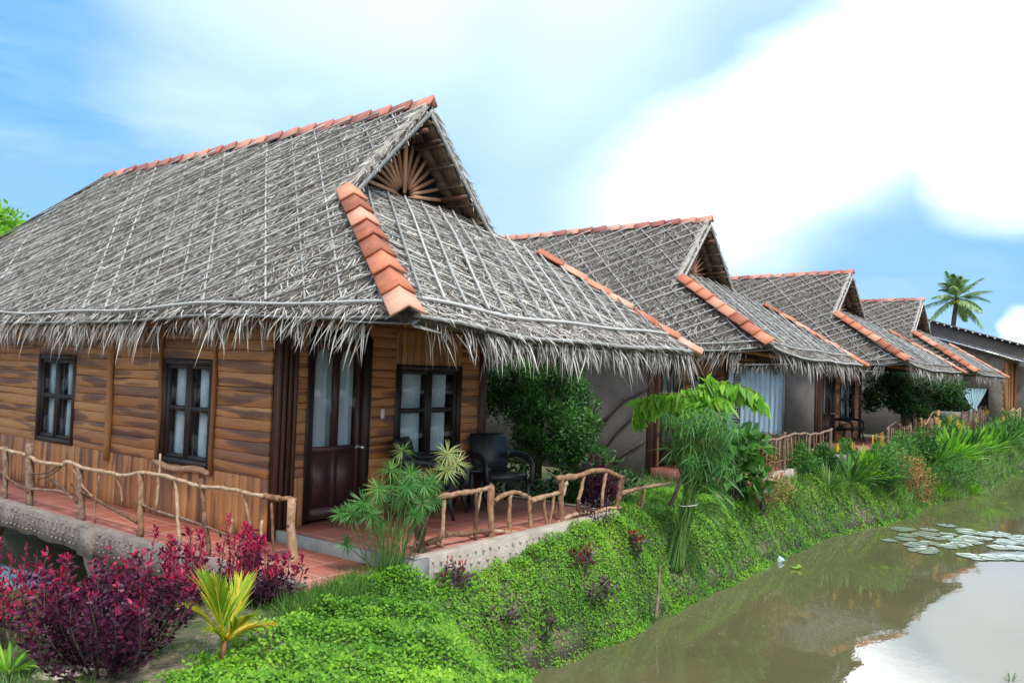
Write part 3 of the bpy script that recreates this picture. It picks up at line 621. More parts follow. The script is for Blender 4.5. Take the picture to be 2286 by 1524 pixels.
def door(root, o, ua, va, out, u0, u1, v0, v1, hand=1):
    A = (o, ua, va, out); mb = MB(); t = .075; vg = v0+.86
    frect(mb, *A, u0-.07, u0, v0, v1+.07, -.08, .04); frect(mb, *A, u1, u1+.09, v0, v1+.07, -.08, .06); frect(mb, *A, u0, u1, v1, v1+.07, -.08, .04)
    d = mb.build('door_frame', 'framewood', root)
    mb = MB(); um = (u0+u1)/2
    for (a, b_, c, e) in ((u0+.004, u0+t, v0+.01, v1), (u1-t, u1-.004, v0+.01, v1), (um-.045, um+.045, vg, v1-.08), (u0+t, u1-t, vg-.07, vg), (u0+t, u1-t, v1-.08, v1), (u0+t, u1-t, v0+.01, v0+.14), (um-.03, um+.03, v0+.14, vg-.07)):
        frect(mb, *A, a, b_, c, e, -.05, -.01)
    frect(mb, *A, u0+t, u1-t, v0+.14, vg-.07, -.045, -.028)
    for (a, b_) in ((u0+t+.03, um-.06), (um+.06, u1-t-.03)): frect(mb, *A, a, b_, v0+.2, vg-.14, -.03, -.016)
    # arched heads over the tall panes
    for (a, b_) in ((u0+t, um-.045), (um+.045, u1-t)):
        c = (a+b_)/2; w = (b_-a)/2; k = 8; V = []; 
        for dd in (-.05, -.01):
            for i in range(k+1):
                x = a+(b_-a)*i/k; V.append(_v(o)+_v(ua)*x+_v(va)*(v1-.08)+_v(out)*dd); V.append(_v(o)+_v(ua)*x+_v(va)*(v1-.08-.16*(1-math.sqrt(max(0, 1-((x-c)/w)**2))))+_v(out)*dd)
        n2 = 2*(k+1); q = []
        for i in range(k): p = 2*i; q += [(p, p+1, p+3, p+2), (n2+p, n2+p+2, n2+p+3, n2+p+1), (p+1, n2+p+1, n2+p+3, p+3)]
        mb.add(V, q)
    lf = mb.build('door', 'darkwood', root)
    mb = MB()
    for (a, b_) in ((u0+t, um-.045), (um+.045, u1-t)): frect(mb, *A, a-.004, b_+.004, vg-.004, v1-.076, -.034, -.028)
    mb.build('pane', 'glass', lf)
    mb = MB(); curtain(mb, *A, u0+.05, u1-.05, vg-.05, v1-.04, -.13, 8, .014); mb.build('curtain', 'curtain', lf, True)
    hu = u1-.035 if hand > 0 else u0+.035; c = _v(o)+_v(ua)*hu+_v(va)*(vg-.03)
    mb = MB(); mb.tube([c, c+_v(out)*.045], .012, 8); mb.tube([c+_v(out)*.045, c+_v(out)*.06, c+_v(out)*.085, c+_v(out)*.095], [.016, .028, .028, .012], 10); mb.tube([c-_v(out)*.01, c], .03, 10)
    mb.tube([c+_v(va)*.0, c+_v(ua)*-.10+_v(out)*.05], .008, 6); mb.build('door_handle', 'metal', lf, True)
    return d
def trim_post(o, ua, va, out, u, v0, v1, w=.07, mat_='trim', root=None, name='wall_post', d=.03, wob_=.01):
    t = np.linspace(v0, v1, 9); mb = MB()
    mb.tube([_v(o)+_v(ua)*(u+wob_*math.sin(x*5+u))+_v(va)*x+_v(out)*(d+.02) for x in t], w/2*(1+.12*np.sin(t*7+u)), 8, .1); return mb.build(name, mat_, root, True)
def front_wall(root, x0, fy, rnd_s=0, low=0.):
    A = (_v([0, fy, 0]), (1, 0, 0), (0, 0, 1), (0, -1, 0)); s = x0
    mb = MB()
    frect(mb, *A, s, s+.29, -.1, 2.75, -.03, .04)
    for i in range(4): frect(mb, *A, s+.0+i*.075, s+.05+i*.075, -.1, 2.75, .04, .075-.008*(i % 2))
    mb.build('corner_post', 'postwood', root)
    mb = MB()
    boards(mb, *A, s+.29, s+.44, .55, 2.7); boards(mb, A[0], A[2], (1, 0, 0), A[3], 0., .55, s+.29, s+.44, .08)
    mb.build('plank_wall', 'plank', root); mb = MB()
    boards(mb, *A, s+1.40, s+1.86, .58, 2.7); boards(mb, A[0], A[2], (1, 0, 0), A[3], 0., .58, s+1.40, s+1.86, .09)
    boards(mb, *A, s+3.16, s+3.56, .58, 2.7); boards(mb, A[0], A[2], (1, 0, 0), A[3], 0., .58, s+1.86, s+3.56, .10)
    boards(mb, A[0], A[2], (1, 0, 0), A[3], 1.88, 2.7, s+1.86, s+3.16, .11)
    mb.build('plank_wall', 'plank', root)
    mb = MB(); frect(mb, *A, s+3.56, s+3.70, -.05, 2.75, -.05, .07); mb.build('corner_post', 'postwood', root)
    door(root, *A, s+.50, s+1.32, .02, 2.12)
    w = window(root, *A, s+1.86, s+3.16, .60, 1.88, cur=((0., .46), (.54, .93)))
    mb = MB(); mb.tube([A[0]+_v([s+1.8+i*.24, -.07+.012*math.sin(i*2), .56+.012*math.cos(i*3)]) for i in range(7)], .045, 8, .25); mb.build('sill', 'branch', w, True)
    mb = MB(); frect(mb, *A, s+1.61, s+1.665, 1.19, 1.31, .03, .05); frect(mb, *A, s+1.625, s+1.65, 1.235, 1.265, .05, .056); mb.build('light_switch', 'white', root)
def hut(k, X, Y, a, label, zn, zs, dens, bl, left):
    root = empty('thatched_hut', (X, Y, 0), label, 'hut', 'thatched huts in a row along the canal', a); H = Hut(root, k, zn, zs, dens); roof(H)
    fy = 2.58; x0 = bl; yb = 14.0 if k else 9.75
    mb = MB(); mb.box((x0+.30, fy+.30, -.3), (x0+3.6, yb-.1, 2.75)); mb.box((x0+.3, fy+.3, 2.75), (x0+3.5, yb-.2, 3.1)); mb.build('dark_interior', 'dark', root)  # near-black solid box added in place of the room's darkness, stops light leaks
    front_wall(root, x0, fy)
    AL_ = (_v([x0, 0, 0]), (0, 1, 0), (0, 0, 1), (-1, 0, 0))
    left(root, AL_, fy, yb)
    # plain outer skins of the rear and far side
    mb = MB(); mb.box((x0+3.6, fy+.05, -.3), (x0+3.7, yb, 2.75)); mb.box((x0+.02, yb-.1, -.3), (x0+3.6, yb, 2.75)); mb.build('rear_wall', 'plaster', root)
    mb = MB()
    for (p, q) in (((x0+.1, fy+.05), (x0+3.65, fy+.05)), ((x0+.05, fy+.1), (x0+.05, yb))):
        mb.tube([(p[0], p[1], 2.72), (q[0], q[1], 2.72)], .06, 8, .1)
    for yy in np.arange(fy, 14.5, 1.2): mb.tube([(-W_+.12, yy, 2.33), (W_-.12, yy, 2.33)], .05, 7, .1)
    for xx in np.arange(-2.2, 2.7, .9): mb.tube([(xx, .12, 2.28), (xx, fy+.2, 2.28+2.6*SB*.25)], .042, 7, .1)
    mb.build('roof_beam', 'trim', root, True)
    return root, H
def left_planks(root, A, fy, yb):
    mb = MB(); o = A[0]
    W2, W1 = (3.68, 4.80), (7.12, 8.30)
    for (u0, u1) in ((fy+.02, W2[0]), (W2[1], 6.03), (6.13, W1[0]), (W1[1], yb)): boards(mb, *A, u0, u1, .56, 2.75, .13)
    boards(mb, *A, W1[0], W1[1], 1.86, 2.75); boards(mb, *A, W2[0], W2[1], 1.86, 2.75)
    boards(mb, o, A[2], A[1], A[3], -.12, .56, fy+.02, yb, .13, wavy=.006)
    mb.build('plank_wall', 'plank', root)
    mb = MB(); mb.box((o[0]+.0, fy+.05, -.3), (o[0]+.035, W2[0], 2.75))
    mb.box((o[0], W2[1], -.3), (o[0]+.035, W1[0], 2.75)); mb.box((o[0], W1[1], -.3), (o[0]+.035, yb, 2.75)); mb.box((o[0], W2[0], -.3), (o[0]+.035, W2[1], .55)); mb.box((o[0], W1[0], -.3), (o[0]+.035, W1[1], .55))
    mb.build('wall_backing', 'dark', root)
    trim_post(*A, 6.08, .45, 2.75, .10, root=root); trim_post(*A, W2[0]-.03, .52, 2.7, .06, root=root); trim_post(*A, W2[1]+.02, .56, 2.7, .06, root=root, wob_=.02)
    for (a, b_) in (W1, W2):
        w = window(root, *A, a, b_, .56, 1.86, cur=((0., .42), (.55, 1.)))
        if b_ == W2[1]:
            pts = [o+_v([-.08, a+(b_-a+.1)*t-.05, .52+.03*math.sin(t*7)+(.02 if t > .6 else 0)]) for t in np.linspace(0, 1, 9)]
            MB().tube(pts, [.03, .04, .045, .04, .035, .04, .04, .045, .03], 8, .25).build('sill', 'branch', w, True)
def plaster_left(win=None, branches=False):
    def f(root, A, fy, yb):
        x = A[0][0]; mb = MB()
        if win is None: mb.box((x, fy+.05, -.3), (x+.12, yb, 2.75))
        else:
            u0, u1, v0, v1 = win
            mb.box((x, fy+.05, -.3), (x+.12, u0, 2.75)); mb.box((x, u1, -.3), (x+.12, yb, 2.75)); mb.box((x, u0, -.3), (x+.12, u1, v0)); mb.box((x, u0, v1), (x+.12, u1, 2.75))
        mb.build('plaster_wall', 'plaster', root)
        if win:
            mb = MB(); frect(mb, *A, u0, u1, v0, v0+.05, -.1, .02); frect(mb, *A, u0, u1, v1-.05, v1, -.1, .02); frect(mb, *A, u0, u0+.05, v0+.05, v1-.05, -.1, .02); frect(mb, *A, u1-.05, u1, v0+.05, v1-.05, -.1, .02)
            w = mb.build('window', 'plaster', root); c = u0+(u1-u0)*.62
            mb = MB(); curtain(mb, *A, u0+.03, c-.12, v0+.05, v1-.03, -.09, 9, .03); mb.build('curtain', 'curtain_blue_shaded', w, True)
            mb = MB(); curtain(mb, *A, c+.12, u1-.03, v0+.05, v1-.03, -.09, 7, .03); mb.build('curtain', 'curtain_blue_shaded', w, True)
            mb = MB()
            for i in range(9): mb.tube([A[0]+_v([.11, c-.26+i*.065, v0+.05]), A[0]+_v([.11, c-.26+i*.065, v1-.05])], .006, 5)
            for z in np.arange(v0+.1, v1-.05, .085): mb.tube([A[0]+_v([.115, c-.28, z]), A[0]+_v([.115, c+.28, z])], .006, 5)
            mb.build('window_grille', 'white', w)
        if branches:
            for pts in BR_PTS:
                P = []
                for (px, py) in pts: q = onX(px, py, root.location.x+x-.02); P.append(q-_v(root.location))
                MB().tube(P, np.linspace(.05, .022, len(P)), 7, .3).build('wall_branch', 'bark', root, True)
    return f
BR_PTS = [[(1330, 962), (1362, 925), (1395, 893), (1425, 880), (1450, 868)], [(1322, 1014), (1350, 1003), (1378, 965), (1400, 945), (1432, 912)], [(1370, 1040), (1390, 1018), (1420, 1000), (1442, 985)], [(1322, 1060), (1345, 1035), (1372, 1030)]]
# ------------------------------------------------------------------ terraces, railings, furniture
def knobs(mb, o, ua, va, out, u0, u1, rows, step=.1):
    P = []
    for j, v in enumerate(rows):
        for u in np.arange(u0+.05+(j % 2)*step/2, u1, step): P.append(_v(o)+_v(ua)*(u+rng.normal()*.008)+_v(va)*(v+rng.normal()*.008))
    for p in P:
        r = .014+rng.random()*.008; k = 7; V = []
        for a, h in ((1., 0.), (.8, .6), (.35, .95)):
            for i in range(k): an = 2*math.pi*i/k; V.append(p+_v(ua)*math.cos(an)*r*a+_v(va)*math.sin(an)*r*a*.9+_v(out)*h*r)
        q = [(L*k+i, L*k+(i+1) % k, (L+1)*k+(i+1) % k, (L+1)*k+i) for L in range(2) for i in range(k)]
        mb.add(V, q, rng.random()); mb.add(V[2*k:], [tuple(range(k))], rng.random())
def slab_face(mb, a, b, z0, z1, out, th=.12):
    # slightly uneven concrete edge from a to b
    a, b, out = _v(a), _v(b), _v(out); L = np.linalg.norm(b-a); n = max(4, int(L/.12)); V = []
    for i in range(n+1):
        p = a+(b-a)*i/n; w = .012*math.sin(i*1.3)+rng.normal()*.006
        for (z, o_) in ((z0, -th), (z0+.01*math.sin(i), w), ((z0+z1)/2, .012+w), (z1-.015, w), (z1+rng.normal()*.003, -.02), (z1, -th)):
            V.append(_v([p[0], p[1], z])+out*o_)
    q = [(i*6+j, (i+1)*6+j, (i+1)*6+j+1, i*6+j+1) for i in range(n) for j in range(5)]
    mb.add(V, q, .5)
def terrace_main():
    t = empty('terrace', (5.75, 5.42, 0), 'red tiled terrace of the nearest hut with its lower side deck and studded concrete edge', 'terrace')
    off = -_v([5.75, 5.42, 0])
    def B(mb, n, m): return_ = mb.build(n, m, t); return_.location = off; return return_
    mb = MB(); mb.box((5.80, 5.505, -.2), (9.76, 7.7, 0)); B(mb, 'upper_floor', 'floortile')
    mb = MB(); mb.box((4.75, 5.80, -.30), (5.744, 14.9, -.12)); B(mb, 'lower_floor', 'floortile')
    mb = MB(); mb.box((5.745, 5.5, -.3), (5.80, 7.56, .006)); mb.box((5.745, 5.42, -.32), (5.98, 5.50, .006)); B(mb, 'kerb', 'kerb')
    mb = MB(); slab_face(mb, (5.82, 5.46, 0), (9.80, 5.46, 0), -.5, .012, (0, -1, 0)); slab_face(mb, (9.80, 5.46, 0), (9.80, 8.2, 0), -.5, .012, (1, 0, 0))
    knobs(mb, (0, 5.452, 0), (1, 0, 0), (0, 0, 1), (0, -1, 0), 5.9, 9.75, (-.06, -.16, -.26), .13); B(mb, 'terrace_edge', 'concrete')
    mb = MB(); slab_face(mb, (4.71, 14.9, 0), (4.71, 5.8, 0), -.42, -.108, (-1, 0, 0)); mb.box((4.83, 5.9, -.42), (5.9, 14.9, -.302)); knobs(mb, (4.70, 0, 0), (0, 1, 0), (0, 0, 1), (-1, 0, 0), 5.9, 14.8, (-.17, -.26, -.35), .115); B(mb, 'deck_edge', 'plaster_rough')
    for y in (9.55, 12.9):
        mb = MB(); V = []; n = 10
        for z, r in ((-1.7, .20), (-1.0, .17), (-.75, .17), (-.55, .24), (-.43, .26)):
            for i in range(n): an = 2*math.pi*i/n; V.append((4.93+math.cos(an)*r, y+math.sin(an)*r, z))
        mb.add(V, [(L*n+i, L*n+(i+1) % n, (L+1)*n+(i+1) % n, (L+1)*n+i) for L in range(4) for i in range(n)], .5); mb.box((4.66, y-.17, -.44), (4.72, y+.17, -.13)); B(mb, 'pillar', 'plaster_rough')
    mb = MB(); mb.box((5.85, 7.72, -.30), (10.02, 14.9, -.2)); B(mb, 'subfloor', 'dark')
def railing(name, label, AB, posts, spindles, rails, cat='railing', group='branch railings', nz=0.):
    b0 = onP(*posts[0][0], *AB) if not isinstance(posts[0][0], np.ndarray) else posts[0][0]
    t = empty(name, tuple(b0), label, cat, group); o = tuple(-b0)
    def pp(p): return onP(p[0], p[1], *AB)
    def put(mb, n, m): ob = mb.build(n, m, t, True); ob.location = o
    for (*pts, r, m) in posts:
        r *= .62 if m == 'branch' else .78
        P = np.array([pp(p) for p in pts]); P[0, 2] -= .06
        Q = np.array([P[0]+(P[-1]-P[0])*s for s in np.linspace(0, 1, 7)]) if len(P) == 2 else P
        if len(P) == 2: Q[1:-1] += rng.normal(size=(5, 3))*r*.16
        mb = MB(); mb.tube(Q, r*(1+rng.normal(size=len(Q))*.08), 10, .18)
        if r > .035:
            for z in (.3, .7): c = Q[0]+(Q[-1]-Q[0])*z; d = unit(rng.normal(size=3)*_v([1, 1, .3])); mb.tube([c, c+d*r*1.35], [r*.5, r*.32], 7, .1)
        put(mb, 'post', m)
    for (*pts, r, m) in spindles:
        r *= .68; P = np.array([pp(p) for p in pts]); P = catm(P, 4); P += rng.normal(size=P.shape)*r*.12; mb = MB(); mb.tube(P, r*(1+rng.normal(size=len(P))*.08), 7, .2); put(mb, 'spindle', m)
    for (*pts, r, m) in rails:
        r *= .68; P = np.array([pp(p) for p in pts])+_v([0, 0, 0]); P = catm(P, 4); P += rng.normal(size=P.shape)*r*.14
        mb = MB(); rr = r*(1+rng.normal(size=len(P))*.09)*np.linspace(1.12, .85, len(P)); mb.tube(P, rr, 9, .2)
        for _ in range(max(1, len(P)//8)):
            c = P[rng.integers(1, len(P)-1)]; d = unit(rng.normal(size=3)); mb.tube([c, c+d*r*1.7], [r*.5, r*.3], 6, .1)
        put(mb, 'rail', m)
    return t
def catm(P, k):
    P = np.asarray(P, float)
    if len(P) < 3: return np.array([P[0]+(P[-1]-P[0])*s for s in np.linspace(0, 1, k+2)])
    Q = np.vstack([2*P[0]-P[1], P, 2*P[-1]-P[-2]]); out = []
    for i in range(1, len(Q)-2):
        for j in range(k):
            t = j/k; a, b, c, d = Q[i-1:i+3]; out.append(.5*((2*b)+(c-a)*t+(2*a-5*b+4*c-d)*t*t+(3*b-a-3*c+d)*t**3))
    out.append(P[-1]); return np.array(out)
def Z1(*p): return [(a*.3543, 700+b*.3543) for a, b in zip(p[::2], p[1::2])]
def Z5(*p): return [(900+a*.328, 900+b*.328) for a, b in zip(p[::2], p[1::2])]
def rails_main():
    A = ((4.86, 20), (4.86, 6.9)); o_, b_ = 'branch_old', 'branch'
    railing('branch_railing', 'rustic railing of crooked grey-brown branches along the side deck of the nearest hut', A,
        [(*Z1(190, 1210, 185, 815), .065, o_), (*Z1(30, 1165, 35, 835), .045, o_), (*Z1(515, 1285, 500, 970), .055, o_), (*Z1(885, 1365, 888, 1000), .055, b_), (*Z1(1135, 1420, 1105, 1035), .035, b_), (*Z1(1320, 1480, 1265, 1040), .04, b_)],
        [(*Z1(600, 1310, 600, 1180, 630, 1010), .016, o_), (*Z1(770, 1190, 760, 1100, 725, 1020), .018, b_), (*Z1(985, 1250, 990, 1130, 1000, 1010), .022, b_), (*Z1(1600, 1480, 1560, 1250, 1530, 1140), .022, b_), (*Z1(1440, 1450, 1465, 1290), .02, b_), (*Z1(1640, 1500, 1650, 1300), .02, b_), (*Z1(180, 1010, 300, 1000, 380, 950, 430, 930), .016, o_), (*Z1(240, 1045, 330, 1010, 400, 950), .014, o_), (*Z1(1010, 880, 1005, 1000, 985, 1240), .018, b_), (*Z1(465, 980, 510, 1070, 590, 1160, 610, 1190), .02, b_)],
        [(*Z1(-60, 850, 0, 848, 90, 870, 180, 895, 240, 930, 350, 948, 400, 950, 430, 932, 520, 970, 640, 992, 780, 1018, 890, 1002, 1000, 1012, 1120, 1045, 1260, 1088, 1400, 1096, 1560, 1130, 1660, 1148), .034, b_), (*Z1(-80, 960, 0, 990, 70, 1050, 180, 1120), .032, b_), (*Z1(170, 1100, 290, 1110, 390, 1118, 440, 1150, 495, 1205), .024, o_), (*Z1(325, 1045, 380, 1085, 430, 1140, 490, 1195), .022, o_), (*Z1(455, 1075, 500, 1110, 600, 1165, 700, 1225, 790, 1270, 870, 1320), .026, b_), (*Z1(850, 1180, 940, 1225, 1030, 1255, 1150, 1290, 1300, 1340, 1450, 1400), .02, o_)])
    A = ((4.86, 7.3), (5.45, 6.55))
    railing('branch_railing', 'short thick branch rail ending in a stout pale post beside the terrace step', A,
        [((655, 1292), (652, 1112), .072, b_)], [((612, 1260), (606, 1120), .02, b_)],
        [((588, 1106), (600, 1108), (630, 1112), (662, 1116), .045, b_)])
    A = ((6.1, 5.66), (10, 5.66))
    railing('branch_railing', 'curving rustic railing of pale branches along the front of the nearest terrace', A,
        [(*Z5(125, 1020, 118, 690), .072, o_), (*Z5(605, 935, 597, 560), .066, b_), (*Z5(1076, 835, 1072, 510), .066, b_), (*Z5(1440, 755, 1482, 495), .05, b_), (*Z5(1195, 790, 1190, 650), .04, b_)],
        [(*Z5(262, 985, 270, 820, 280, 655), .034, b_), (*Z5(488, 945, 500, 750, 495, 600), .034, b_), (*Z5(505, 740, 520, 660, 530, 595), .022, b_), (*Z5(728, 905, 722, 760, 730, 620), .036, b_), (*Z5(868, 875, 862, 730, 855, 630), .036, b_), (*Z5(985, 845, 965, 750, 955, 635), .032, b_), (*Z5(990, 830, 1015, 730, 1025, 610), .026, b_), (*Z5(1190, 660, 1210, 600, 1232, 495), .036, b_), (*Z5(1355, 705, 1358, 600, 1380, 475), .034, b_), (*Z5(1500, 500, 1480, 620, 1455, 740), .034, b_), (*Z5(1110, 530, 1100, 580, 1076, 640), .04, b_)],
        [(*Z5(118, 695, 200, 650, 300, 630, 400, 612, 480, 598, 540, 585, 607, 562), .042, b_), (*Z5(165, 628, 200, 632, 250, 640), .03, b_), (*Z5(625, 660, 680, 625, 760, 605, 820, 622, 855, 640), .036, b_), (*Z5(868, 662, 950, 635, 1065, 608), .044, b_), (*Z5(1045, 512, 1120, 505, 1200, 492, 1300, 458, 1390, 465, 1500, 502), .05, b_), (*Z5(160, 955, 230, 925, 300, 893, 450, 880, 600, 862), .046, b_), (*Z5(600, 865, 750, 875, 900, 862, 1000, 835, 1060, 815), .03, b_), (*Z5(1050, 818, 1120, 775, 1200, 750, 1300, 742, 1390, 715, 1478, 710), .040, b_)])
    A = ((10.1, 5.66), (13, 5.9))
    railing('branch_railing', 'lone branch rail reaching from the nearest terrace to the tied papyrus', A,
        [((1430, 1152), (1438, 1090), .03, b_)], [(*Z5(1590, 770, 1605, 690, 1635, 600), .03, b_)],
        [(*Z5(1480, 612, 1560, 590, 1640, 572, 1720, 560, 1815, 545), .042, b_)])
def gen_rail(label, x0, x1, y, z0=0., h=.78, n=7, mt='branch_old', arch=.12, z_top=None):
    """a further railing built from measured ends: posts, wavy rails, thin spindles"""
    t = empty('branch_railing', (x0, y, z0), label, 'railing', 'branch railings'); L = x1-x0
    k = max(2, int(L/1.3)+1)
    for i in range(k):
        x = L*i/(k-1); hh = h*(1+.1*math.sin(i*2)); MB().tube([(x+.02*math.sin(z*9+i), .0, z) for z in np.linspace(-.1, hh, 6)], 0.036, 8, .2).build('post', mt, t, True)
    for (zz, r) in ((h*.95, .025), (h*.28, .02)):
        xs = np.linspace(-.1, L+.1, int(L*5)+3); MB().tube(np.stack([xs, .01*np.sin(xs*7), zz+arch*.5*np.sin(xs*2.2+x0)*(zz > .5)+.015*np.sin(xs*9)], -1), r, 8, .2).build('rail', mt, t, True)
    for x in np.arange(.15, L, L/max(1, int(L/.24))):
        MB().tube([(x, 0, .05), (x+.02*rng.normal(), .0, h*.5), (x+.03*rng.normal(), 0, h*.93)], .013, 6, .2).build('spindle', mt, t, True)
    return t
def chair(loc, rz, label):
    t = empty('armchair', loc, label, 'chair', 'dark wicker armchairs on the terrace', rz)   # faces -y locally
    w = .29
    mb = MB(); V = []
    for z, y0, y1, ww in ((.36, -.30, .26, w), (.44, -.31, .26, w), (.455, -.28, .24, w-.03)):
        V += [(-ww, y0, z), (ww, y0, z), (ww, y1, z-.04), (-ww, y1, z-.04)]
    mb.add(V, [(0, 3, 2, 1)]+[(L*4+i, L*4+(i+1) % 4, L*4+4+(i+1) % 4, L*4+4+i) for L in range(2) for i in range(4)]+[(8, 9, 10, 11)]); mb.build('seat', 'wicker', t)
    mb = MB(); pr = [(.24, .36), (.30, .62), (.40, .90), (.43, .95)]; V = []
    for (y, z), ww in zip(pr, (.24, .26, .28, .255)): V += [(-ww, y, z), (ww, y, z), (ww, y+.045, z-.01), (-ww, y+.045, z-.01)]
    mb.add(V, [(L*4+i, L*4+(i+1) % 4, L*4+4+(i+1) % 4, L*4+4+i) for L in range(3) for i in range(4)]+[(0, 3, 2, 1), (12, 13, 14, 15)]); mb.build('backrest', 'wicker', t, False)
    for s in (-1, 1):
        mb = MB(); pts = catm([(s*.33, .36, .66), (s*.34, .1, .68), (s*.345, -.18, .66), (s*.345, -.33, .56), (s*.335, -.35, .40), (s*.33, -.31, .34)], 5)
        mb.tube(pts, .030, 8, 0, flat=1.5); mb.build('armrest', 'wicker', t, True)
        mb = MB(); mb.tube([(s*.30, -.30, .36), (s*.30, -.33, .18), (s*.31, -.38, 0)], [.034, .028, .02], 8); mb.build('leg', 'wicker', t, True)
        mb = MB(); mb.tube([(s*.27, .24, .36), (s*.27, .28, .18), (s*.28, .36, 0)], [.034, .028, .02], 8); mb.build('leg', 'wicker', t, True)
    return t
def side_table(loc, rz):
    t = empty('side_table', loc, 'small dark wicker table between the two armchairs on the terrace', 'table', None, rz)
    MB().tube([(0, 0, .48), (0, 0, .505), (0, 0, .52)], [.27, .28, .265], 24).build('table_top', 'wicker', t)
    MB().tube([(0, 0, .20), (0, 0, .22)], .19, 20).build('shelf', 'wicker', t)
    for i in range(4):
        a = math.pi/4+i*math.pi/2; MB().tube([(math.cos(a)*.2, math.sin(a)*.2, .49), (math.cos(a)*.13, math.sin(a)*.13, .25), (math.cos(a)*.24, math.sin(a)*.24, 0)], [.024, .022, .02], 7).build('leg', 'wicker', t, True)
# ------------------------------------------------------------------ plants
def frond(mb, base, d, up, L, nl, ll, lw, droop=.5, vee=.5, stem=None, mat_r=None, taper=True, angle=.9):
    """pinnate leaf: curved rachis with paired leaflets"""
    d = unit(_v(d)); t = np.linspace(0, 1, 12); P = _v(base)+d*L*t[:, None]+_v([0, 0, -1])*(droop*L*t**2)[:, None]
    if stem is not None: stem.tube(P, np.linspace(.012, .003, 12)*max(1, L), 5)
    ts = np.linspace(.18, .99, nl); C = np.stack([np.interp(ts, t, P[:, i]) for i in range(3)], -1)
    T = np.stack([np.interp(ts, t, np.gradient(P[:, i])) for i in range(3)], -1); T = unit(T)
    sd = unit(np.cross(T, _v([0, 0, 1])+0*T)); nn = unit(np.cross(sd, T))
    for s in (-1, 1):
        ang = np.interp(ts, [0, 1], [angle, angle*.35])[:, None]; D = unit(T*np.cos(ang)+(s*sd*math.cos(vee)+nn*math.sin(vee))*np.sin(ang)+rng.normal(size=T.shape)*.06)
        l = ll*np.sin(np.pi*np.clip(ts*.8+.18, 0, 1))**.6*(1+.1*rng.normal(size=nl)); S = unit(np.cross(D, nn))
        mb.blades(C, D, S, l, lw, _v([0, 0, -1])*(l*.22)[:, None], rng.random(nl) if mat_r is None else np.clip(mat_r+.25*rng.normal(size=nl), 0, 1))
def leaf_cloud(mb, centers, radii, n, L, W, up=.3, shell=.55, droop=0.):
    centers = np.asarray(centers, float); radii = np.asarray(radii, float)
    if radii.ndim == 1: radii = np.repeat(radii[:, None], 3, 1)
    w = (radii.prod(1))**(2/3); idx = rng.choice(len(centers), n, p=w/w.sum())
    d = rdir(n); r = (shell+(1-shell)*rng.random(n))**.8; P = centers[idx]+d*radii[idx]*r[:, None]*(1+.15*rng.normal(size=n))[:, None]
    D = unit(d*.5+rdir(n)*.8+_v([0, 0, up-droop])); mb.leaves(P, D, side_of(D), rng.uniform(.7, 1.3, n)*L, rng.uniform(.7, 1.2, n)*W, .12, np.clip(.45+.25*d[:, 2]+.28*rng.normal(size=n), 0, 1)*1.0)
def tree(name, base, label, cat, blobs, n, L, W, leaf='l_dark', trunk_h=1.2, tr=.07, group=None, up=.2, droop=0.):
    base = _v(base); t = empty(name, tuple(base), label, cat, group); blobs = [( _v(c), _v(r)) for c, r in blobs]
    mb = MB(); mb.tube([(0, 0, -.1), (.02, .01, trunk_h*.5), (-.02, .03, trunk_h)], [tr*1.3, tr, tr*.8], 9, .15); mb.build('trunk', 'bark', t, True)
    mb = MB()
    for c, r in blobs:
        m_ = (_v([0, 0, trunk_h*.8])+c)/2+rng.normal(size=3)*.08; mb.tube(catm([_v([0, 0, trunk_h*.75]), m_, c], 4), np.linspace(tr*.6, tr*.15, 9), 6, .1)
        for _ in range(4): e = c+rdir(1)[0]*r*.8; mb.tube([c*.6+m_*.4, (c+e)/2, e], [tr*.25, tr*.15, tr*.06], 5)
    mb.build('limb', 'bark', t, True)
    mb = MB(); sub_c = []; sub_r = []
    for c, r in blobs:
        for _ in range(9): d = rdir(1)[0]; sub_c.append(c+d*r*.62*rng.random()**.4); sub_r.append(r*rng.uniform(.28, .5))
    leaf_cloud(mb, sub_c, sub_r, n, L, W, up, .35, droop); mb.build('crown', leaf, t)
    return t
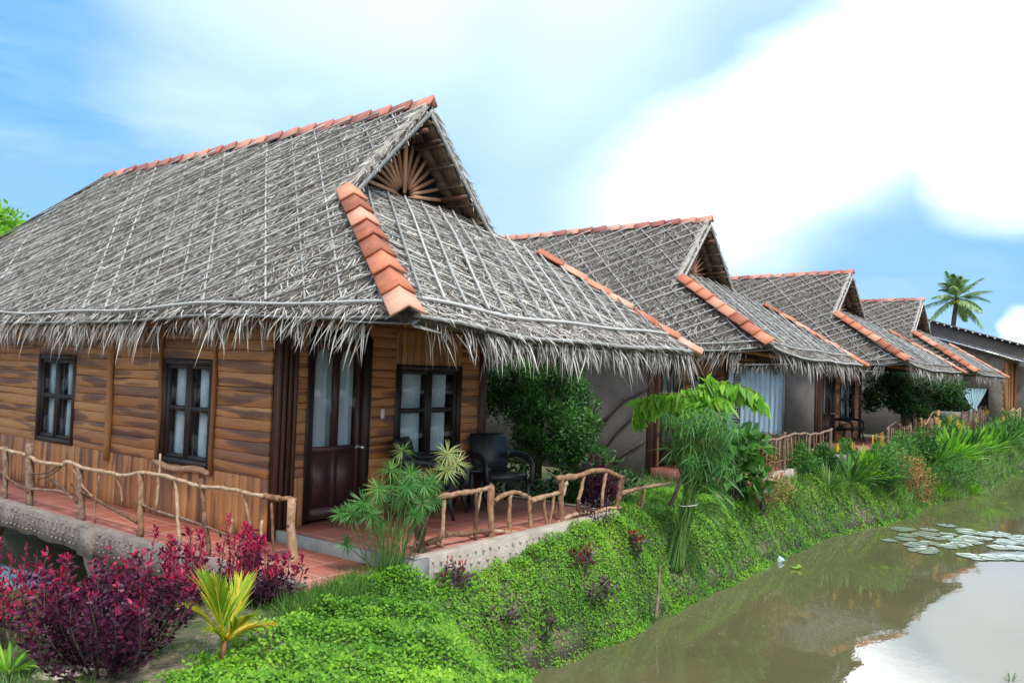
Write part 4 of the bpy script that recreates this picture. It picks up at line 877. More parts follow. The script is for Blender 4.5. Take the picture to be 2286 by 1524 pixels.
def stemmy(name, base, label, cat, h, r, ns, nl, L, W, leaf, tips=None, tipn=0, tip_from=.7, group=None, lean=(0, 0), spread=1., stemmat='bark', lower=.15, seed=None, tall=0.):
    """upright shrub: fanned stems with leaves set along them, optional coloured young tips"""
    base = _v(base); t = empty(name, tuple(base), label, cat, group); sm = MB(); lm = MB(); tm = MB()
    for i in range(ns):
        a = rng.random()*2*math.pi; rr = r*math.sqrt(rng.random())*spread; hh = h*(1-.35*(rr/r)**2)*rng.uniform(.7, 1.05)
        if rng.random() < tall: hh *= 1.35
        top = _v([math.cos(a)*rr+lean[0], math.sin(a)*rr+lean[1], hh]); b0 = _v([math.cos(a)*rr*.3, math.sin(a)*rr*.3, -.05])
        P = catm([b0, (b0+top)/2+_v([math.cos(a), math.sin(a), 0])*rr*.15+rng.normal(size=3)*.03, top], 5); sm.tube(P, np.linspace(.008, .0025, len(P)), 5)
        t0 = np.linspace(0, 1, len(P)); k = nl; s = lower+(1-lower)*rng.random(k)
        C = np.stack([np.interp(s, t0, P[:, j]) for j in range(3)], -1); d = rdir(k); d[:, 2] = np.abs(d[:, 2])*.5-.05; D = unit(d+_v([0, 0, .15]))
        reach = rng.random(k)[:, None]*L*1.6*(1.1-s[:, None]*.6); C2 = C+D*reach
        f = (s > tip_from) & (rng.random(k) < .85) if tips else np.zeros(k, bool)
        ln = rng.uniform(.7, 1.25, k)*L; D2 = unit(D+rdir(k)*.35)
        g = ~f; 
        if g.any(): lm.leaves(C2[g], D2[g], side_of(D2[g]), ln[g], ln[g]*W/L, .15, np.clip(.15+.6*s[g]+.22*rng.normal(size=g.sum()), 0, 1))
        if f.any(): q = C2[f]*.35+C[f]*.65; tm.leaves(q, unit(D2[f]+_v([0, 0, .7])), side_of(D2[f]), ln[f]*.85, ln[f]*W/L*.7, .15)
        if tips:
            k2 = tipn; D = unit(rdir(k2)*.8+_v([0, 0, .8])); tm.leaves(np.repeat(top[None], k2, 0)-_v([0, 0, 1])*(rng.random(k2)*L*1.5)[:, None], D, side_of(D), L*rng.uniform(.6, 1.1, k2), W*.7, .2)
    sm.build('stems', stemmat, t)
    if lm.v: lm.build('foliage', leaf, t)
    if tips and tm.v: tm.build('young_leaves', tips, t)
    return t
def umbel(mb, c, ax, L, n, W, droop=.25, rk=None):
    ax = unit(_v(ax)); a = unit(np.cross(ax, _v([.3, .9, .1]))); b = np.cross(ax, a); an = np.linspace(0, 2*math.pi, n, endpoint=False)+rng.random(n)*.3
    el = rng.uniform(-.45, 1.15, n); D = unit((a*np.cos(an)[:, None]+b*np.sin(an)[:, None])*np.cos(el)[:, None]+ax*np.sin(el)[:, None])
    ln = L*rng.uniform(.8, 1.1, n); mb.blades(np.repeat(_v(c)[None], n, 0), D, unit(np.cross(D, ax)), ln, W, -ax*(ln*droop)[:, None]+_v([0, 0, -.01]), rng.random(n)*.5+.2 if rk is None else np.clip(rk+rng.normal(size=n)*.1, 0, 1))
def papyrus():
    b = grnd(868, 1286); b = _v([5.62, 5.62, -.2]); t = empty('umbrella_papyrus', tuple(b), 'tall umbrella papyrus with star-shaped leaf whorls in front of the terrace kerb', 'plant')
    n = unit(_v([b[0], b[1], 0])); perp = _v([-n[1], n[0], 0])
    pts = [(830, 800, .8), (1080, 815, .98), (765, 905, .5), (1075, 905, .95), (880, 925, .6), (700, 1010, .6), (950, 990, .35), (620, 1085, .3), (500, 1150, .3), (850, 1090, .25), (705, 1210, .5), (520, 1315, .2), (1000, 960, .6), (900, 1150, .25), (790, 985, .4), (860, 1000, .3), (560, 1140, .45), (940, 1090, .3), (730, 1090, .35), (1130, 870, .97), (830, 1050, .3), (660, 1150, .3), (1000, 1060, .4)]
    for i, (zx, zy, rk) in enumerate(pts):
        px, py = 560+zx*.4068, 680+zy*.4068; off = rng.normal()*.13; q = b+n*off; P = onP(px, py, (q[0], q[1]), (q[0]+perp[0], q[1]+perp[1]))-b
        foot = _v([rng.normal()*.07, rng.normal()*.07, -.05]); mid = foot*.55+P*.45; mid[:2] = foot[:2]*.72+P[:2]*.28; st = catm([foot, mid, P], 6)
        s = MB(); s.tube(st, np.linspace(.0065, .004, len(st)), 5); so = s.build('stem', 'l_stem', t, True)
        m_ = MB(); ax = unit(st[-1]-st[-3]+_v([0, 0, .3])-n*.5+rdir(1)[0]*.4); umbel(m_, P, ax, 0.175 if zy < 1150 else .15, 52, .0075, .22, rk); m_.build('leaf_whorl', 'l_papyrus', so)
    s = MB(); 
    for i in range(45):
        f = _v([rng.normal()*.09, rng.normal()*.09, -.05]); e = f+_v([rng.normal()*.10+f[0]*.8, rng.normal()*.10+f[1]*.8, rng.uniform(.35, .75)]); s.tube(catm([f, (f+e)/2, e], 3), np.linspace(.006, .003, 7), 4)
    s.build('young_stems', 'l_stem', t)
def tied_clump():
    b = grnd(1503, 1262); t = empty('tied_papyrus_clump', tuple(b), 'tall papyrus clump bound with a string, fanning out above the bank', 'plant')
    n = unit(_v([b[0], b[1], 0])); R_ = _v([n[1], -n[0], 0]); sc_ = np.linalg.norm(b[:2])/FPX     # metres per photo pixel there
    s = MB(); lf = MB()
    H = 330*sc_
    for i in range(130):
        f = R_*rng.normal()*.055+n*rng.normal()*.055+_v([0, 0, -.08]); k = rng.random()
        tie = R_*(28*sc_+rng.normal()*.035)+n*rng.normal()*.05+_v([0, 0, H*.42]); tp = R_*rng.uniform(15, 120)*sc_+n*rng.normal()*.18+_v([0, 0, H*rng.uniform(.62, 1.02)])
        if k < .25: tp = R_*rng.uniform(-30, 60)*sc_+n*rng.normal()*.15+_v([0, 0, H*rng.uniform(.7, 1.0)])
        P = catm([f, f*.5+tie*.5+R_*.0, tie, tp], 5); s.tube(P, np.linspace(.010, .004, len(P)), 5)
        ax = unit(tp-tie+R_*rng.normal()*.3); umbel(lf, tp, ax, rng.uniform(.2, .34), 13, .010, .8, rng.uniform(.2, .55))
    for i in range(16):
        a = rng.uniform(.3, 1.2); base_ = R_*rng.uniform(20, 60)*sc_+_v([0, 0, H*rng.uniform(.35, .6)]); D = unit(R_*math.cos(a*.6)+n*rng.normal()*.4+_v([0, 0, .45]))
        frond(lf, base_, D, None, rng.uniform(.45, .65), 24, .16, .010, .75, .3, s, .5)
    s.build('stems', 'l_stem', t); lf.build('leaf_whorls', 'l_papyrus', t)
    mb = MB(); c = R_*30*sc_+_v([0, 0, H*.40]); an = np.linspace(0, 2*math.pi, 17); mb.tube(c+R_*np.cos(an)[:, None]*.125+n*np.sin(an)[:, None]*.12+_v([0, 0, 1])*(.02*np.cos(an))[:, None], .006, 5); mb.build('string', 'white', t)
def hanging_sapling():
    b = _v([11.35, 5.55, -.2]); t = empty('sapling_tree', tuple(b), 'young tree with long drooping yellow-green leaves in front of the second hut', 'tree')
    n = unit(_v([b[0], b[1], 0])); R_ = _v([n[1], -n[0], 0]); A = ((b[0], b[1]), (b[0]+R_[0], b[1]+R_[1]))
    def q(x, y, d=0.): return onP(x, y, *A)-b+n*d
    s = MB(); s.tube(catm([_v([0, 0, -.1]), q(1545, 1000), q(1552, 930), q(1570, 880)], 5), np.linspace(.035, .018, 16), 8, .1); s.build('trunk', 'bark', t, True)
    s = MB(); lf = MB(); cl = [((1552, 930), (1500, 895), (1440, 905), (1415, 930)), ((1552, 920), (1520, 880), (1470, 880), (1425, 892)), ((1560, 900), (1580, 860), (1640, 870), (1705, 895)), ((1560, 890), (1600, 855), (1660, 862), (1700, 885)), ((1560, 890), (1580, 855), (1582, 842)), ((1550, 910), (1530, 885), (1490, 895)), ((1560, 905), (1560, 880), (1600, 880), (1620, 900)), ((1555, 920), (1530, 900), (1500, 920)), ((1560, 900), (1550, 870), (1520, 872)), ((1556, 925), (1580, 900), (1590, 930), (1592, 945))]
    for i, c in enumerate(cl):
        dd = rng.normal()*.12; P = catm([q(*p, dd*k/len(c)) for k, p in enumerate(c)], 5); s.tube(P, np.linspace(.014, .005, len(P)), 5, .1)
        m_ = len(P)*8; ts = rng.uniform(.30, 1, m_); t0 = np.linspace(0, 1, len(P)); C = np.stack([np.interp(ts, t0, P[:, j]) for j in range(3)], -1)+rng.normal(size=(m_, 3))*.02
        D = unit(_v([0, 0, -1])+rng.normal(size=(m_, 3))*.28+R_*(-.25 if i % 2 else .3)); ln = rng.uniform(.17, .30, m_); S = unit(R_+rng.normal(size=(m_, 3))*.5)
        lf.leaves(C, D, S, ln, ln*.33, .12, np.clip(.55+.3*rng.normal(size=m_), 0, 1))
    C = np.array([q(1565, 905), q(1540, 935), q(1580, 875)]); leaf_cloud(lf, C, np.array([.28, .22, .2]), 230, .15, .05, -.4)
    s.build('limb', 'bark', t, True); lf.build('crown', 'l_bright', t)
def yellow_palm():
    b = grnd(495, 1476); t = empty('young_palm', tuple(b), 'young palm with split yellow-green fronds in the foreground beside the purple shrub', 'palm')
    n = unit(_v([b[0], b[1], 0])); R_ = _v([n[1], -n[0], 0]); A = ((b[0], b[1]), (b[0]+R_[0], b[1]+R_[1]))
    def q(x, y, d=0.): return onP(x, y, *A)-b+n*d
    s = MB(); s.tube([(0, 0, -.1), (0, 0, .05), q(502, 1428)], [.022, .02, .014], 8, .15); s.build('trunk', 'trim', t, True)
    for (p0, p1, d, nl, ll, mr, dr) in (((500, 1430), (455, 1300), .05, 34, .34, .35, .05), ((502, 1425), (482, 1300), -.05, 36, .36, .25, .05), ((505, 1425), (540, 1318), .1, 32, .34, .4, .1), ((500, 1425), (405, 1335), 0., 34, .24, .6, .3), ((506, 1430), (600, 1368), -.1, 32, .24, .8, .2), ((503, 1430), (575, 1410), .1, 22, .22, .95, .5), ((505, 1425), (555, 1345), -.15, 28, .30, .3, .1), ((500, 1430), (470, 1360), -.2, 26, .26, .5, .2)):
        P0, P1 = q(*p0), q(*p1, d*2); L = np.linalg.norm(P1-P0); fs = MB(); lm = MB(); frond(lm, P0, unit(P1-P0+_v([0, 0, dr*L])), None, L*1.04, nl, ll, .013, dr, .5, fs, mr, angle=.48)
        so = fs.build('frond', 'l_yellow', t, True); lm.build('leaflets', 'l_yellow', so)
    # wilted frond hanging to the ground
    P0, P1 = q(500, 1470), q(540, 1500, -.15); lm = MB(); frond(lm, P0, unit(P1-P0+_v([0, 0, .1])), None, .24, 12, .15, .022, .7, .1, lm, .95); lm.build('frond', 'l_yellow', t)
def strap_plant(name, base, label, n, L, W, leaf, cat='plant', group=None, up=1., flowers=0, wide=False):
    base = _v(base); t = empty(name, tuple(base), label, cat, group); mb = MB(); st = MB()
    for i in range(n):
        a = rng.random()*2*math.pi; el = rng.uniform(.45, 1.35)*up; d = _v([math.cos(a)*math.cos(el), math.sin(a)*math.cos(el), math.sin(el)]); l = L*rng.uniform(.6, 1.05)
        k = 7; tt = np.linspace(0, 1, k); P = d*l*tt[:, None]+_v([0, 0, -1])*(l*.35*math.cos(el)*tt**2)[:, None]+_v([math.cos(a), math.sin(a), 0])*.03
        sd = unit(np.cross(d, _v([0, 0, 1])+rng.normal(size=3)*.1)); 
        ww = (W*np.sin(np.pi*np.clip(tt*.9+.08, 0, 1))**.8) if not wide else W*np.array([.06, .08, .12, .8, 1., .75, .02])
        nn = unit(np.cross(sd, d)); V = []
        for j in range(k): V += [P[j]-sd*ww[j]/2+nn*ww[j]*.12, P[j], P[j]+sd*ww[j]/2+nn*ww[j]*.12]
        mb.add(V, [(3*j+c, 3*j+c+1, 3*j+c+4, 3*j+c+3) for j in range(k-1) for c in (0, 1)], rng.random())
    mb.build('foliage', leaf, t)
    if flowers:
        for i in range(flowers):
            a = rng.random()*2*math.pi; h = L*rng.uniform(.7, 1.05); f = MB(); p = _v([math.cos(a)*L*.3, math.sin(a)*L*.3, h]); st = MB(); st.tube([(0, 0, 0), p*.5+_v([0, 0, .1]), p], .006, 5); so = st.build('flower_stalk', 'l_stem', t)
            for j in range(7): dd = unit(_v([(-1)**j*math.cos(a+.5), (-1)**j*math.sin(a+.5), .7])); f.blades([p+_v([0, 0, .025*j])], [dd], [unit(np.cross(dd, _v([0, 0, 1])))], .10-.008*j, .03, [_v([0, 0, .01])])
            f.build('flower', 'l_flower', so)
    return t
def big_leaf_shrub(name, base, label, blobs, n, L, W, leaf, cat='shrub', group=None, droop=.3):
    base = _v(base); t = empty(name, tuple(base), label, cat, group); mb = MB(); C = np.array([c for c, r in blobs], float); Rr = np.array([r for c, r in blobs], float)
    st = MB()
    for c, r in blobs:
        for _ in range(5): e = _v(c)+rdir(1)[0]*r*.8; st.tube([_v([0, 0, -.05])+rdir(1)[0]*.05, _v(c)*.5+rng.normal(size=3)*.04, e], [.012, .009, .004], 5)
    st.build('stems', 'bark', t); leaf_cloud(mb, C, Rr, n, L, W, .2, .45, droop); mb.build('foliage', leaf, t); return t
# ------------------------------------------------------------------ ground cover and grass
CV = _v([(2.9, 4.86), (3.4, 5.12), (4.4, 5.35), (5.0, 5.62), (5.5, 5.98), (5.74, 5.9)])
def cover_mask(X, Y, d, dc):
    lim = np.where(X < 5.74, np.interp(X, CV[:, 0], CV[:, 1])+.05*np.sin(X*9), np.where(X < 9.85, 5.44, np.where(X < 14.2, 6.6, 5.9)))
    return (Y < lim) & (d > -.16) & (dc > .15)
def cover_height(X, Y): return .07+.07*wob(X*3, Y*3, 1.)+.05*wob(X*8+3, Y*7, 1.)
def ground_cover():
    mb = MB(); und = MB()
    zones = [((2.4, 3.2), (6, 6.2), 5200, .037), ((6, 4.4), (10.2, 6.6), 7500, .034), ((10.2, 4.4), (15, 6.6), 4200, .040), ((15, 3.6), (24, 6.2), 1700, .055), ((24, 3), (46, 6.), 260, .085)]
    for (x0, y0), (x1, y1), dens, L in zones:
        k = int((x1-x0)*(y1-y0)*dens); X = rng.uniform(x0, x1, k); Y = rng.uniform(y0, y1, k)
        z, dr, dc = terr(X, Y, True); ok = cover_mask(X, Y, dr, dc) & (dr < 4)
        patch = wob(X*2.1, Y*2.3, 1.)+.6*wob(X*6, Y*6, 1.); ok &= (patch+rng.normal(size=k)*.4 > -1.05) & ~((dr < .10) & (wob(X*4, X*3+1, 1.)+rng.normal(size=k)*.35 > .35))
        X, Y, z, dr, patch = X[ok], Y[ok], z[ok], dr[ok], patch[ok]; k = len(X)
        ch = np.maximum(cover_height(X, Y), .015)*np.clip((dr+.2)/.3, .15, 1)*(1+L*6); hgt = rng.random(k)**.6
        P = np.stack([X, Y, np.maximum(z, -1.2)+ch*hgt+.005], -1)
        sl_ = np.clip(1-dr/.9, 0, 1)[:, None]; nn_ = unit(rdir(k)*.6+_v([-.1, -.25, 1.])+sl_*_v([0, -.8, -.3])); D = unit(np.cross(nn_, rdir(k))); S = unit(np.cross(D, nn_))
        tone = np.clip(.10+.55*hgt+.18*wob(X*1.3, Y*1.9, 1.)+.12*wob(X*7, Y*7, 1.)+.17*rng.normal(size=k)-.14*np.exp(-((X-5.9)**2+(Y-5.0)**2)/1.1), 0, 1)  # lower leaves darker: shade in the gaps put into the leaf colour
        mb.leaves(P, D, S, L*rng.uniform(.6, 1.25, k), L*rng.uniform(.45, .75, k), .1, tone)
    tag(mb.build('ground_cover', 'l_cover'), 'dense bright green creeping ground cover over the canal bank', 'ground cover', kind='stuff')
def grass():
    mb = MB(); P = []
    def region(x0, x1, y0, y1, n, cond, L, W=.008, rk=(.2, .5)):
        X = rng.uniform(x0, x1, n); Y = rng.uniform(y0, y1, n); z, dr, dc = terr(X, Y, True); ok = cond(X, Y, dr, dc); X, Y, z = X[ok], Y[ok], z[ok]; k = len(X)
        D = unit(_v([0, 0, 1])+rng.normal(size=(k, 3))*.45); ln = rng.uniform(.5, 1.2, k)*L
        mb.blades(np.stack([X, Y, z-.005], -1), D, side_of(D), ln, W, unit(rng.normal(size=(k, 3)))*(ln*.35)[:, None], np.clip(rng.normal(size=k)*.25+np.mean(rk), 0, 1))
    land = lambda X, Y, dr, dc: (dr > 0) & (dc > .05) & ~((X > 4.6) & (Y > 5.72)) & ~cover_mask(X, Y, dr, dc)
    pt = lambda X, Y, dr, dc: land(X, Y, dr, dc) & (wob(X*2, Y*2, 1.)+.5*wob(X*6, Y*6, 1) > -.35)
    region(1.2, 5.7, 3.5, 7.6, 26000, pt, .085, .005)
    region(4.3, 5.8, 5.2, 6.7, 2500, lambda X, Y, dr, dc: (dc > .0) & (Y < 5.78) & (Y > 5.4), .15, .005)
    region(4.4, 5.3, 5.4, 5.9, 3500, lambda X, Y, dr, dc: (Y < 5.79), .16, .005)
    cov = lambda X, Y, dr, dc: cover_mask(X, Y, dr, dc) & (dr > -.05)
    region(3, 10, 3.5, 5.6, 2600, lambda *a: cov(*a) & (wob(a[0]*1.7, a[1]*2, 1.) > .1), .16, .006, (.3, .7))
    region(10, 20, 4.6, 6, 5000, cov, .22, .009, (.2, .6))
    region(6, 22, 4.3, 5.2, 5000, lambda X, Y, dr, dc: (np.abs(dr) < .13), .10, .006, (.1, .5))
    region(10, 24, 5.2, 8.5, 9000, lambda X, Y, dr, dc: dr > .6, .22, .010)
    region(19.5, 27, 3.2, 5.6, 15000, lambda X, Y, dr, dc: (dr > -.1), .32, .014, (.3, .8))
    region(16, 22, 4.0, 5.8, 4000, lambda X, Y, dr, dc: dr > .3, .26, .012)
    region(27, 48, 2.8, 6.2, 9000, lambda X, Y, dr, dc: dr > -.1, .4, .03)
    region(-6, 3, 9, 20, 4000, lambda X, Y, dr, dc: dc > 0, .25, .02)
    tag(mb.build('grass', 'l_grass'), 'short green grass and weeds on the soil and along the bank', 'grass', kind='stuff')
# ------------------------------------------------------------------ assembly
def main():
    build_world(); build_terrain(); ground_cover(); grass(); terrace_main(); rails_main()
    root, H = hut(0, 8.04, 5.0, 0, 'nearest thatched hut with orange-brown plank walls, two side windows and a dark panelled door', -.02, -.12, 330, -2.34, left_planks)
    hut(1, 17.44, 5.07, R(-1.5), 'second thatched hut from the left with a grey side wall crossed by bare branches', .17, -.07, 120, -2.62, plaster_left(branches=True))
    hut(2, 27.70, 4.66, R(-5), 'third thatched hut with a wide blue-curtained window in its grey side wall', .17, -.05, 70, -2.8, plaster_left(win=(3.55, 6.2, .12, 2.2)))
    hut(3, 37.85, 4.38, R(-3.6), 'farthest and smallest-looking thatched hut, half hidden by the dark bushy tree', .08, -.05, 50, -2.8, plaster_left())
    # terraces of the farther huts
    for (x0, x1, y0, lb) in ((14.9, 20.2, 5.55, 'grey-edged terrace of the second hut half hidden by plants'), (24.9, 30.0, 5.35, 'terrace of the third hut behind the heliconias'), (35.2, 40.2, 5.2, 'far terrace in front of the fourth hut')):
        t = empty('terrace', (x0, y0, 0), lb, 'terrace', 'terraces of the farther huts')
        MB().box((0, 0, -.35), (x1-x0, 2.1, 0)).build('terrace_floor', 'floortile', t); mb = MB(); slab_face(mb, (0, -.01, 0), (x1-x0, -.01, 0), -.5, .01, (0, -1, 0)); mb.build('terrace_edge', 'concrete', t)
    gen_rail('thin dark branch railing of the second hut terrace, in front of the blue curtains', 15.2, 20.1, 5.62, h=.72, arch=.06)
    gen_rail('low branch railing of the third hut terrace behind the yellow-flowered plants', 24.9, 27.9, 5.4, h=.62, arch=.25)
    gen_rail('arched pale branch railing beside the dark round tree', 28.4, 31.2, 5.2, h=.80, arch=.35, mt='branch')
    gen_rail('dense reddish branch railing under the tied-curtain window', 34.2, 40.5, 4.9, h=.95, arch=.18)
    gen_rail('farthest branch railing at the right edge beside the wooden front', 42.5, 47.0, 4.2, h=.85, arch=.1, mt='branch')
    chair(tuple(_v([9.02, 6.95, 0])), R(-28), 'right-hand dark wicker armchair beside the garden end of the terrace'); chair((7.78, 7.05, 0), R(25), 'left-hand dark wicker armchair near the door, behind the papyrus'); side_table((8.62, 7.12, 0), 0)
    tag(chair((26.9, 7.0, 0), R(-15), None), 'dark armchair on the third hut terrace beside its door')
    # --- hut-side trees and shrubs
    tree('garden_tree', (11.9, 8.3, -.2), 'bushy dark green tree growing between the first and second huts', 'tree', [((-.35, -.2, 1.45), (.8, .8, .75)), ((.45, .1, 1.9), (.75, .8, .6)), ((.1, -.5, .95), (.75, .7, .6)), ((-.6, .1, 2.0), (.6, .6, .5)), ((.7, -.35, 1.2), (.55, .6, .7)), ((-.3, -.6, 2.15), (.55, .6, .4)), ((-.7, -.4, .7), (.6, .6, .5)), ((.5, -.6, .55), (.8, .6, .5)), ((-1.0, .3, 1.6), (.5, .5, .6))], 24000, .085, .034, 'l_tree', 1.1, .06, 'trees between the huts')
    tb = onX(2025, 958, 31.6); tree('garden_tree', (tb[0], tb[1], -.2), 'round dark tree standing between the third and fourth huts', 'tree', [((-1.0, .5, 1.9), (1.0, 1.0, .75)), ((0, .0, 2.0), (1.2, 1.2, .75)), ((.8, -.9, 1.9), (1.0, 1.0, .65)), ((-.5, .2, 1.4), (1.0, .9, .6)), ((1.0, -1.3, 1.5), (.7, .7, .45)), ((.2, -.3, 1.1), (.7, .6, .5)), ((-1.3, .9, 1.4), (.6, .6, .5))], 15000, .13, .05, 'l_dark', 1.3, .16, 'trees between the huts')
    tb = onY(25, 500, 27.); zt = tb[2]
    tree('background_tree', (tb[0], 27, -.2), 'light green treetop showing behind the left end of the nearest roof', 'tree', [((-1.2, 0, zt-.2), (1.6, 1.6, 1.1)), ((0, .5, zt+.1), (1.1, 1.2, .9)), ((-.4, 0, zt-1.3), (2.2, 2, 1.2)), ((.6, .5, zt-.6), (.9, 1.0, .8)), ((-2.4, -.5, zt-.8), (1.6, 1.6, 1.2))], 9000, .20, .09, 'l_bright', max(2, zt-2.2), .22)
    tree('background_tree', (5.2, 21.5, -.4), 'mid green tree low behind the far end of the side deck', 'tree', [((0, 0, 2.0), (1.2, 1.2, 1.)), ((.3, .3, 1.1), (1.1, 1.1, .8)), ((-.9, .6, 1.5), (1.1, 1.1, 1.))], 4500, .13, .055, 'l_mid', 1.4, .12)
    for i, (x, y, h, lb) in enumerate(((52, 24, 2.5, 'low green tree beyond the far huts'), (60, 2, 2.2, 'green bushy tree at the far end of the canal'))):
        tree('background_tree', (x, y, -.2), lb, 'tree', [((0, 0, h*.75), (1.8, 1.8, h*.35)), ((1.4, .5, h*.55), (1.5, 1.5, h*.35)), ((-1.3, 0, h*.6), (1.5, 1.5, h*.3))], 2500, .25, .12, 'l_mid', h*.5, .15)
    hanging_sapling(); papyrus(); tied_clump(); yellow_palm()
    # --- purple shrubs
    b = _v([2.84, 5.48, -.22]); stemmy('purple_shrub', b, 'large dark purple shrub in the left foreground', 'shrub', .76, .62, 44, 100, .047, .027, 'l_purple', 'l_pink', 3, .97, group='purple leaved shrubs', lower=.12)
    stemmy('purple_shrub', grnd(30, 1440), 'pink-red tipped shrub at the left edge beside the dark water', 'shrub', .74, .42, 24, 46, .055, .026, 'l_purple', 'l_pink', 9, .45, group='purple leaved shrubs', lower=.25, tall=.1)
    stemmy('purple_shrub', (4.28, 6.38, -.30), 'hot pink and purple shrub beneath the side deck railing', 'shrub', .84, .50, 34, 55, .058, .026, 'l_purple', 'l_pink', 10, .42, group='purple leaved shrubs', lower=.2, tall=.12)
    stemmy('purple_shrub', (4.48, 5.98, -.28), 'purple shrub with a few pink tips at the foot of the pale end post', 'shrub', .62, .34, 26, 60, .05, .024, 'l_purple', 'l_pink', 5, .78, group='purple leaved shrubs', lower=.15)
    stemmy('purple_shrub', (3.72, 6.22, -.28), 'pink-tipped purple shrub between the big dark shrub and the side deck', 'shrub', .66, .34, 22, 52, .055, .026, 'l_purple', 'l_pink', 9, .42, group='purple leaved shrubs', lower=.2, tall=.15)
    stemmy('purple_shrub', grnd(230, 1420), 'upright purple shrub with pink shoots over the creek edge, left of the yellow palm', 'shrub', .62, .34, 20, 46, .055, .026, 'l_purple', 'l_pink', 6, .7, group='purple leaved shrubs', lower=.25)
    for i, (x, y, h, r, lf, tp, lb) in enumerate((
        (1010, 1325, .34, .16, 'l_plum', 'l_red', 'small plum-leaved shrub with red shoots below the corner of the terrace edge'),
        (1200, 1415, .26, .26, 'l_plum', None, 'trailing plum-coloured plant in the middle of the green bank'),
        (1110, 1400, .22, .2, 'l_plum', None, 'faint purple sprig low on the bank near its lower left'),
        (1330, 1340, .26, .24, 'l_plum', None, 'dark plum plant on the bank below the arched railing'),
        (1300, 1275, .3, .2, 'l_plum', 'l_red', 'red-flecked plum shrub below the right end of the terrace edge'),
        (1415, 1240, .34, .16, 'l_plum', 'l_red', 'thin plum shrub with red leaves under the lone rail'),
        (1335, 1175, .42, .3, 'l_plum', None, 'dusty purple plant spilling over the far corner of the terrace'))):
        stemmy('plum_plant', grnd(x, y), lb, 'plant', h, r, 9, 16, .06, .032, lf, tp, 2, .85, group='plum coloured plants on the bank', lower=.3)
    stemmy('dark_red_shrub', (10.35, 6.2, -.2), 'dark maroon shrub behind the arched branch railing', 'shrub', .82, .40, 26, 70, .06, .03, 'l_purple', None, 0, group=None, lower=.15)
    stemmy('dark_red_shrub', (11.6, 7.0, -.2), 'low maroon bush at the foot of the grey wall', 'shrub', .75, .4, 18, 50, .06, .03, 'l_purple', None, 0, group=None, lower=.3)
    # --- bank plants, from near to far
    b = grnd(20, 1500); strap_plant('spiky_plant', b, 'pale green strap-leaved plant at the bottom left corner', 34, .42, .022, 'l_bright', up=.75)
    strap_plant('spiky_plant', (12.1, 6.3, -.2), 'small fan-leaved plant under the lone branch rail', 22, .35, .03, 'l_bright')
    g_ = lambda x, y: grnd(x, y)
    big_leaf_shrub('broad_leaved_shrub', g_(1635, 1125), 'broad leaved green shrub behind the tied papyrus', [((0, 0, .75), (.35, .35, .35)), ((.3, -.1, .95), (.35, .35, .35)), ((.25, -.2, .5), (.35, .35, .35)), ((.0, 0, 1.15), (.3, .3, .25))], 420, .24, .13, 'l_mid', group='broad leaved shrubs')
    big_leaf_shrub('broad_leaved_shrub', (11.5, 6.9, -.2), 'dark low foliage at the garden end of the first terrace', [((0, 0, .3), (.9, .7, .35)), ((-.8, -.2, .25), (.7, .6, .3)), ((-1.2, 1.2, .3), (.8, .8, .35))], 2200, .13, .05, 'l_dark', group='broad leaved shrubs')
    big_leaf_shrub('dry_shrub', g_(1700, 1150), 'orange-brown seeding shrub right of the tied papyrus', [((0, 0, .55), (.45, .35, .35)), ((.5, -.1, .40), (.45, .35, .3)), ((.0, 0, .95), (.3, .3, .25))], 1900, .05, .022, 'l_dry')
    big_leaf_shrub('dry_shrub', g_(1730, 1060), 'straw-coloured tangle of stems under the blue curtains', [((0, 0, .6), (.6, .4, .35)), ((.7, 0, .5), (.6, .4, .3))], 1500, .10, .012, 'l_dry')
    for i, (x, y, n, L, W, lf, fl, lb) in enumerate((
        (1765, 1125, 120, .80, .014, 'l_papyrus', 0, 'tall fine grassy clump beside the orange-brown shrub'),
        (1850, 1095, 130, .80, .016, 'l_papyrus', 0, 'feathery dark green clump in the middle of the bank'),
        (1800, 1060, 110, .80, .018, 'l_mid', 0, 'loose green clump before the second hut railing'),
        (1600, 1100, 70, .7, .02, 'l_mid', 0, 'short green clump at the left foot of the broad leaved shrub'),
        (1895, 1085, 60, .95, .10, 'l_mid', 4, 'heliconia with yellow-orange flowers right of the second hut railing'),
        (1935, 1075, 60, 1.0, .11, 'l_bright', 4, 'heliconia with a tall upright leaf and yellow flowers'),
        (1975, 1070, 80, .8, .03, 'l_mid', 0, 'green clump beside the grey stone blocks'),
        (2085, 1045, 90, 1.25, .10, 'l_mid', 3, 'leafy heliconia below the arched pale railing'),
        (2125, 1035, 100, 1.35, .09, 'l_bright', 4, 'large arching heliconia clump with orange flowers'),
        (2165, 1020, 90, 1.25, .09, 'l_mid', 4, 'heliconia clump under the tied-curtain window'),
        (2200, 1015, 90, 1.3, .09, 'l_bright', 2, 'bright heliconia clump at the bend of the bank'),
        (2235, 1005, 110, 1.5, .09, 'l_mid', 2, 'far green clump before the rightmost railing'),
        (2272, 1000, 110, 1.6, .10, 'l_mid', 0, 'farthest leafy clump at the right edge of the photo'),
        (2100, 1110, 110, .6, .02, 'l_bright', 0, 'light green grass clump right of the brown bush'),
        (2170, 1105, 110, .6, .025, 'l_bright', 0, 'light green reeds at the tip of the bank'),
        (2060, 1075, 110, .8, .02, 'l_mid', 0, 'rank green grass behind the brown bush'))):
        strap_plant('bank_plant', grnd(x, y), lb, n, L, W, lf, group='leafy plants along the bank', flowers=fl, wide=W > .05)
